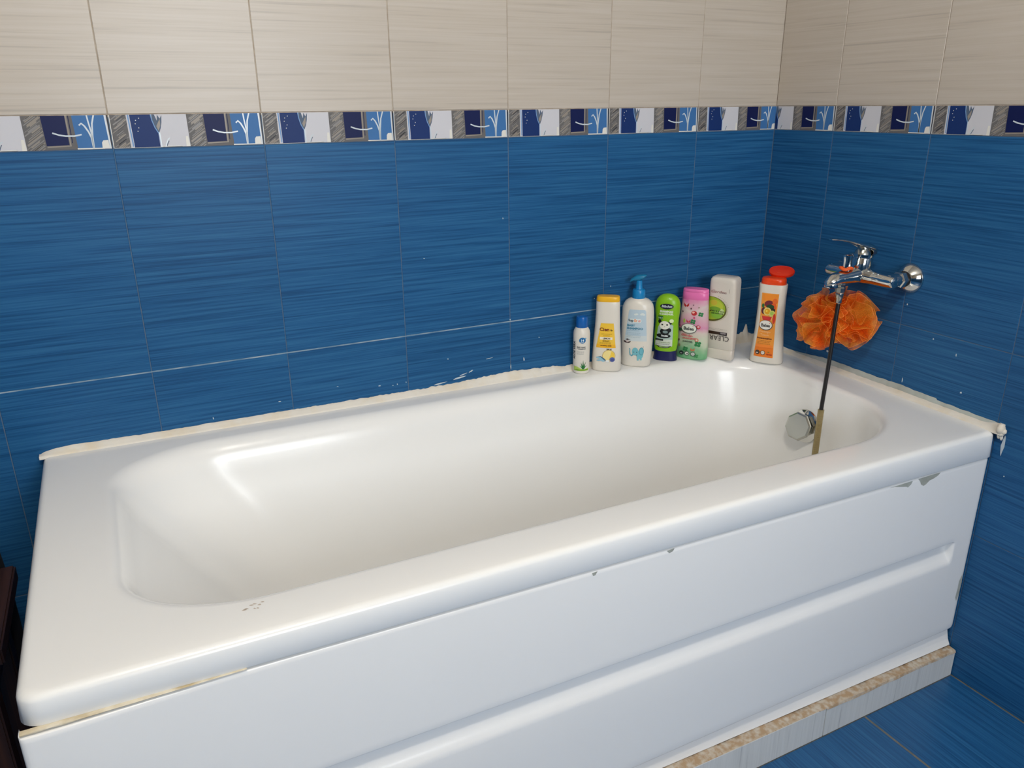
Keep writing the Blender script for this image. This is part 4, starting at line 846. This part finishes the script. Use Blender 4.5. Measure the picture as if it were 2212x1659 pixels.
def butterfly(x, z, s, c=RD):
    d.poly(c, [(x, z), (x - s, z + s), (x - 0.9 * s, z - 0.2 * s), (x - 0.3 * s, z - 0.7 * s)]); d.poly(c, [(x, z), (x + 0.9 * s, z + 1.1 * s), (x + 0.9 * s, z), (x + 0.2 * s, z - 0.6 * s)])
def clover(x, z, s, c=GR):
    for k in range(4): d.ell(c, x + s * 0.55 * math.cos(k * PI / 2 + 0.6), z + s * 0.55 * math.sin(k * PI / 2 + 0.6), s * 0.42, s * 0.42, n=10)
butterfly(-0.016, 0.142, 0.0065); d.ell(RD, 0.003, 0.124, 0.0065, 0.0062); d.ell((244, 196, 180), 0.0015, 0.1255, 0.0030, 0.0026); d.ell(RD, 0.0045, 0.123, 0.0022, 0.0022)
clover(0.018, 0.122, 0.0065); clover(0.002, 0.102, 0.0070); butterfly(-0.0085, 0.101, 0.0050, (206, 70, 90)); d.ell((170, 190, 90), -0.0185, 0.102, 0.0028, 0.0055); d.ell((206, 70, 110), 0.004, 0.1125, 0.0020, 0.0028); d.ell(RD, 0.0145, 0.0885, 0.0050, 0.0052); d.ell((230, 170, 180), 0.0150, 0.0895, 0.0028, 0.0032)
clover(0.0165, 0.044, 0.0085); d.ell((216, 110, 90), 0.0135, 0.0545, 0.0040, 0.0045); d.ell((214, 214, 190), 0.0135, 0.0545, 0.0022, 0.0026); clover(-0.011, 0.0285, 0.0068); butterfly(0.006, 0.027, 0.0050, (214, 120, 80)); clover(0.015, 0.012, 0.0055, (70, 150, 90)); d.ell((60, 30, 40), -0.0235, 0.126, 0.0018, 0.0018, n=8); d.ell((80, 40, 60), -0.004, 0.136, 0.0015, 0.0022, n=8); d.ell((110, 60, 90), 0.001, 0.1455, 0.0012, 0.0018, n=8); d.ell((120, 100, 60), 0.0135, 0.140, 0.0012, 0.0016, n=8)
clover(-0.0265, 0.078, 0.0050, (30, 90, 60)); d.ell(RD, -0.0290, 0.088, 0.0014, 0.0026, n=8); d.ell((90, 50, 40), -0.0285, 0.050, 0.0020, 0.0034, n=8); d.ell((150, 140, 80), -0.0265, 0.036, 0.0024, 0.004, n=8)
d.ell((70, 84, 80), -0.006, 0.0835, 0.0185, 0.0130); d.ell((236, 236, 226), -0.006, 0.0838, 0.0172, 0.0118); d.text((56, 58, 62), 'Balea', -0.0065, 0.0795, 0.0118, bold=0.0004, sx=0.98); d.ell((200, 70, 90), 0.0035, 0.0895, 0.0014, 0.0010, n=8)
d.text((206, 70, 84), 'Glücks-', -0.010, 0.0625, 0.0092, shear=0.4, bold=0.0002, rot=-0.05); d.text((206, 70, 84), 'moment', -0.005, 0.0555, 0.0088, shear=0.4, bold=0.0002, rot=0.0); d.text((66, 82, 72), 'DUSCHGEL', -0.0065, 0.0475, 0.0046, bold=0.0003); lines(d, (120, 140, 124), -0.0140, 0.003, (0.0430, 0.0400)); 
for (x, c) in ((-0.0195, (46, 58, 56)), (-0.0065, (214, 218, 206)), (0.0075, (206, 214, 204))): d.ell((46, 58, 56), x, 0.0170, 0.0056, 0.0056); d.ell(c, x, 0.0170, 0.0044, 0.0044)
d.poly((206, 214, 204), [(-0.0225, 0.0150), (-0.0175, 0.0150), (-0.0180, 0.0168), (-0.0220, 0.0168)]); d.text((46, 58, 56), 'A+', 0.0075, 0.0155, 0.0046); d.ell((46, 58, 56), -0.0055, 0.0165, 0.0018, 0.0014)
d.build(b5); b5.scale = (1.09, 1.09, 0.965)

# 6 white conditioner tube-like bottle, upside down print
b6 = place('conditioner_bottle', -0.1950, -0.0870, 21, 'tall angular white bottle with upside-down black lettering and a green disc')
E6 = 6.0
p6 = [(0.0265, 0.0285, 0.0105, E6), (0.0275, 0.0290, 0.0112, E6), (0.06, 0.0292, 0.0135, E6), (0.11, 0.0290, 0.0165, E6), (0.16, 0.0284, 0.0192, E6), (0.198, 0.0278, 0.0208, E6), (0.206, 0.0270, 0.0205, E6), (0.211, 0.0250, 0.0190, 5), (0.2128, 0.0225, 0.0165, 5)]
wm = mat('white_satin_plastic', srgb(226, 218, 206), 0.3); shell('bottle_body', p6, wm, b6, n=64); shell('cap', [(0.0, 0.0275, 0.0085, E6), (0.0012, 0.0284, 0.0094, E6), (0.0245, 0.0288, 0.0106, E6), (0.0258, 0.0280, 0.0100, E6), (0.0262, 0.0272, 0.0095, E6)], wm, b6, n=64)
d = Decal(p6)
DG = (86, 84, 18)
cx6, cz6 = -0.0215, 0.131
d.ell((206, 200, 176), cx6 + 0.0010, cz6 - 0.001, 0.0370, 0.0330); d.ell(DG, cx6, cz6, 0.0345, 0.0322, n=36); d.ell((160, 190, 50), cx6 - 0.0005, cz6 + 0.0015, 0.0325, 0.0298, n=36); d.ell((190, 206, 60), cx6 + 0.009, cz6 + 0.008, 0.018, 0.016); d.ell((206, 190, 60), cx6 + 0.007, cz6 + 0.017, 0.007, 0.007); d.ell((134, 190, 60), cx6 + 0.014, cz6 - 0.013, 0.012, 0.011); d.ell((200, 222, 150), cx6 + 0.024, cz6 - 0.005, 0.006, 0.008); d.ell((120, 170, 50), cx6 + 0.010, cz6 + 0.001, 0.012, 0.006)
d.text((50, 70, 24), 'SCALP & HAIR', cx6 + 0.0145, cz6 - 0.0030, 0.0052, rot=PI, bold=0.0002); d.text((50, 70, 24), 'BALANCED', cx6 + 0.0145, cz6 - 0.0085, 0.0052, rot=PI, bold=0.0002)
d.text((150, 96, 96), 'Garden', -0.0065, 0.1735, 0.0100, shear=0.3, rot=-0.02, sx=1.1); lines(d, (150, 140, 136), -0.004, 0.013, (0.1738,)); d.rect((130, 120, 120), 0.0165, 0.0170, 0.176, 0.186)
for k in range(9): a = 1.15 - k * 0.11; d.ell((170, 164, 140), cx6 + 0.0395 * math.cos(a), cz6 + 0.0375 * math.sin(a), 0.0008, 0.0008, n=6)
lines(d, (176, 170, 160), -0.0235, 0.0165, (0.0805, 0.0775)); d.rect((52, 30, 14), -0.0240, 0.0170, 0.0660, 0.0735); d.rect((44, 34, 40), 0.001, 0.0170, 0.0655, 0.0735); d.text((210, 200, 200), 'ANTI', 0.009, 0.0720, 0.0048, rot=PI, bold=0.0002)
d.text((66, 60, 60), 'CLEAR', 0.0010, 0.0635, 0.0190, rot=PI, sx=0.76)
d.build(b6, clip=(-0.0282, 0.029)); b6.scale = (1.20, 1.15, 0.985)

# 7 orange labelled bottle, lid open
b7 = place('conditioner_bottle', -0.1070, -0.1575, 11, 'white bottle with an orange fruit label and open red-orange flip lid')
p7 = [(0.0, 0.0340, 0.0170, 2.8), (0.0012, 0.0362, 0.0190, 2.8), (0.004, 0.0372, 0.0198, 2.8), (0.04, 0.0345, 0.0190, 2.8), (0.08, 0.0312, 0.0180, 2.8), (0.12, 0.0300, 0.0174, 2.8), (0.16, 0.0294, 0.0173, 2.8), (0.186, 0.0302, 0.0178, 2.8), (0.1875, 0.0296, 0.0174, 2.8)]
shell('bottle_body', p7, WHITEP, b7); om = mat('red_orange_plastic', srgb(244, 74, 20), 0.3)
lid = shell('lid', [(0.1865, 0.0262, 0.0162, 2.5), (0.1880, 0.0272, 0.0168, 2.5), (0.1985, 0.0264, 0.0164, 2.5), (0.2010, 0.0250, 0.0154, 2.5), (0.2022, 0.0215, 0.0128, 2.4)], om, b7)
fl = shell('flip_top', [(-0.0035, 0.0215, 0.0125, 2.2), (-0.003, 0.0245, 0.0150, 2.2), (0.001, 0.0252, 0.0156, 2.2), (0.0035, 0.0240, 0.0148, 2.2), (0.0042, 0.0200, 0.0120, 2.2)], mat('red_lid_plastic', srgb(232, 52, 20), 0.25), lid, n=40)
fl.scale = (1.12, 1.1, 1); fl.location = (0.010, 0.020, 0.2115); fl.rotation_euler = (math.radians(32), 0, 0)
hg = shell('hinge', [(0, 0.006, 0.0016, 3), (0.014, 0.006, 0.0016, 3)], om, lid, n=16); hg.location = (0.006, 0.0125, 0.1970)
d = Decal(p7); d.poly((246, 160, 60), [(-0.0255, 0.016), (0.0185, 0.016), (0.0160, 0.100), (0.0175, 0.168), (-0.0200, 0.168), (-0.0190, 0.10)]); d.poly((242, 128, 34), [(-0.0245, 0.016), (0.0175, 0.016), (0.0168, 0.040), (-0.0228, 0.040)])
d.poly((246, 146, 40), [(-0.0155, 0.150), (0.0155, 0.1500), (0.0160, 0.166), (-0.0185, 0.166)])
for (c, x, z, rx, rz) in (((120, 36, 50), -0.001, 0.143, 0.0110, 0.0085), ((236, 110, 40), 0.0105, 0.150, 0.0055, 0.0070), ((232, 96, 36), 0.0085, 0.137, 0.0060, 0.0090), ((30, 74, 40), 0.0015, 0.137, 0.0085, 0.0055), ((90, 30, 50), -0.0120, 0.1265, 0.0055, 0.0080), ((40, 40, 30), 0.0060, 0.129, 0.0070, 0.0060), ((232, 214, 130), -0.0040, 0.1255, 0.0088, 0.0095), ((226, 166, 30), -0.0040, 0.1255, 0.0062, 0.0068), ((250, 220, 90), -0.0055, 0.1265, 0.0020, 0.0024), ((214, 214, 110), 0.0070, 0.1205, 0.0065, 0.0085), ((170, 206, 90), 0.0062, 0.1225, 0.0038, 0.0042), ((46, 110, 50), -0.0145, 0.1385, 0.0030, 0.0050), ((216, 60, 40), 0.0120, 0.1100, 0.0030, 0.0120)): d.ell(c, x, z, rx, rz)
d.poly((214, 54, 52), [(-0.0155, 0.1140), (0.0075, 0.1140), (0.0045, 0.1050), (-0.0120, 0.1050)]); d.poly((250, 196, 110), [(-0.0175, 0.1150), (-0.0155, 0.1150), (-0.0125, 0.1045), (-0.0145, 0.1040)]); d.poly((250, 196, 110), [(0.0075, 0.1150), (0.0095, 0.1150), (0.0070, 0.1040), (0.0050, 0.1045)])
d.ell((90, 84, 80), -0.0040, 0.0930, 0.0150, 0.0120); d.ell((240, 238, 230), -0.0045, 0.0935, 0.0138, 0.0108); d.text((60, 60, 62), 'Balea', -0.0048, 0.0893, 0.0100, bold=0.0004, sx=0.95); d.ell((220, 60, 60), 0.0040, 0.0985, 0.0012, 0.0009, n=8)
d.text((250, 210, 160), 'Fruchtiger', -0.0042, 0.0755, 0.0066, sx=0.92); d.text((250, 210, 160), 'Traum', -0.0045, 0.0675, 0.0072); d.text((110, 50, 30), 'PFLEGE-SHAMPOO', -0.0045, 0.0600, 0.0040, bold=0.0002, sx=1.0); lines(d, (160, 90, 40), -0.0190, 0.0125, (0.0555, 0.0520, 0.0485)); d.rect((250, 140, 50), -0.0215, 0.0155, 0.0400, 0.0460)
for (x, c) in ((-0.0165, (70, 54, 44)), (-0.0045, (236, 226, 214))): d.ell((70, 54, 44), x, 0.0270, 0.0052, 0.0052); d.ell(c, x, 0.0270, 0.0040, 0.0040)
d.poly((226, 216, 204), [(-0.0195, 0.0245), (-0.0145, 0.0250), (-0.0150, 0.0268), (-0.0190, 0.0268)]); d.text((110, 90, 80), 'A+', -0.0045, 0.0254, 0.0044); d.text((170, 30, 20), 'vegan', 0.0100, 0.0225, 0.0056, shear=0.2, bold=0.0002); d.ell((120, 120, 30), 0.0085, 0.0300, 0.0020, 0.0010)
d.build(b7); b7.scale = (1.08, 1.22, 1.055)

# ------------------------------------------------------------------ dark wooden bench left of the bath
bench = empty('wooden_bench', (-1.90, -0.25, 0)); tag(bench, 'dark brown wooden bench in shadow at the left end of the bath', 'bench')
def box_part(name, x0, x1, y0, y1, z0, z1, m, parent, bev=0.003):
    bm = bmesh.new(); slab_box(bm, x0, x1, y0, y1, z0, z1); bmesh.ops.bevel(bm, geom=bm.edges[:], offset=bev, segments=2, affect='EDGES')
    o = from_bm(name, bm, m, None, 40); fix_parent(o, parent); return o
for k in range(3):
    box_part('seat_plank', -1.757 - 0.095 * (k + 1) + 0.005, -1.757 - 0.095 * k, -0.375, -0.125, 0.452, 0.48, M_WOOD, bench)
for (x, y) in ((-1.80, -0.17), (-1.80, -0.335), (-1.99, -0.17), (-1.99, -0.335)): box_part('leg', x - 0.018, x + 0.018, y - 0.018, y + 0.018, 0.0, 0.4515, M_WOOD, bench)
for x in (-1.80, -1.99): box_part('rail', x - 0.012, x + 0.012, -0.3165, -0.1885, 0.36, 0.41, M_WOOD, bench)

shade_filler = []  # invented black shape, added to deepen the shade left of the bath
for (z, a, b) in ((0.0, 0.19, 0.045), (0.004, 0.205, 0.052), (0.05, 0.215, 0.056), (0.2, 0.212, 0.056), (0.4, 0.208, 0.054), (0.52, 0.204, 0.052), (0.565, 0.200, 0.050), (0.575, 0.194, 0.046), (0.565, 0.190, 0.043), (0.50, 0.186, 0.040)):
    r = []
    for k in range(48):
        t = 2 * PI * k / 48; c, q = math.cos(t), math.sin(t); wob = 1 + 0.02 * noise.noise(Vector((c * 2, q * 2, z * 6)))
        r.append((-1.995 + a * wob * math.copysign(abs(c) ** 0.5, c), -0.062 + b * math.copysign(abs(q) ** 0.5, q), z))
    shade_filler.append(r)
vv, ff = loft(shade_filler, cap_end=True, cap_start=True)
hb = empty('dark_filler', (-1.995, -0.062, 0)); tag(hb, 'made-up black shape added to darken the wall behind the brown bench', 'shade_filler')
o = from_data('filler_body', vv, ff, mat('shade_black', (0.010, 0.010, 0.014, 1), 0.9), None, 50); fix_parent(o, hb)
tube('filler_loop', [(-2.08, -0.105, 0.555), (-2.07, -0.110, 0.62), (-2.0, -0.112, 0.655), (-1.93, -0.110, 0.62), (-1.92, -0.105, 0.555)], 0.008, bpy.data.materials['shade_black'], hb, 10, 6)

# ------------------------------------------------------------------ ceiling lamp (warm), behind and left of the camera
lamp = empty('ceiling_lamp', (LAMP[0], LAMP[1], ZC)); tag(lamp, 'warm ceiling lamp with two round bulbs, above and behind the viewpoint', 'lamp')
lathe('lamp_base', (LAMP[0], LAMP[1], ZC - 0.0005), (0, 0, -1), [(0, 0.06), (0.03, 0.055), (0.035, 0.03)], M_CHROME_D, lamp, 32)
me_ = bpy.data.materials.new('warm_bulb_glass'); me_.use_nodes = True; b = me_.node_tree.nodes['Principled BSDF']; b.inputs['Emission Color'].default_value = (1, 0.84, 0.62, 1); b.inputs['Emission Strength'].default_value = 40
for k, dx in enumerate((-0.09, 0.09)):
    tube('lamp_arm', [(LAMP[0] + dx * 0.2, LAMP[1], ZC - 0.033), (LAMP[0] + dx * 0.7, LAMP[1], ZC - 0.06), (LAMP[0] + dx, LAMP[1], ZC - 0.11)], 0.007, M_CHROME_D, lamp, 10, 4)
    bm = bmesh.new(); bmesh.ops.create_uvsphere(bm, u_segments=24, v_segments=14, radius=0.045, matrix=Matrix.Translation((LAMP[0] + dx, LAMP[1], ZC - 0.155)))
    o = from_bm('bulb', bm, me_, None); o.data.shade_smooth(); fix_parent(o, lamp)
    l = bpy.data.lights.new('bulb_light', 'POINT'); l.energy = 19; l.color = (1.0, 0.955, 0.875); l.shadow_soft_size = 0.05
    lo = bpy.data.objects.new('bulb_light', l); col.objects.link(lo); lo.location = (LAMP[0] + dx, LAMP[1], ZC - 0.235)
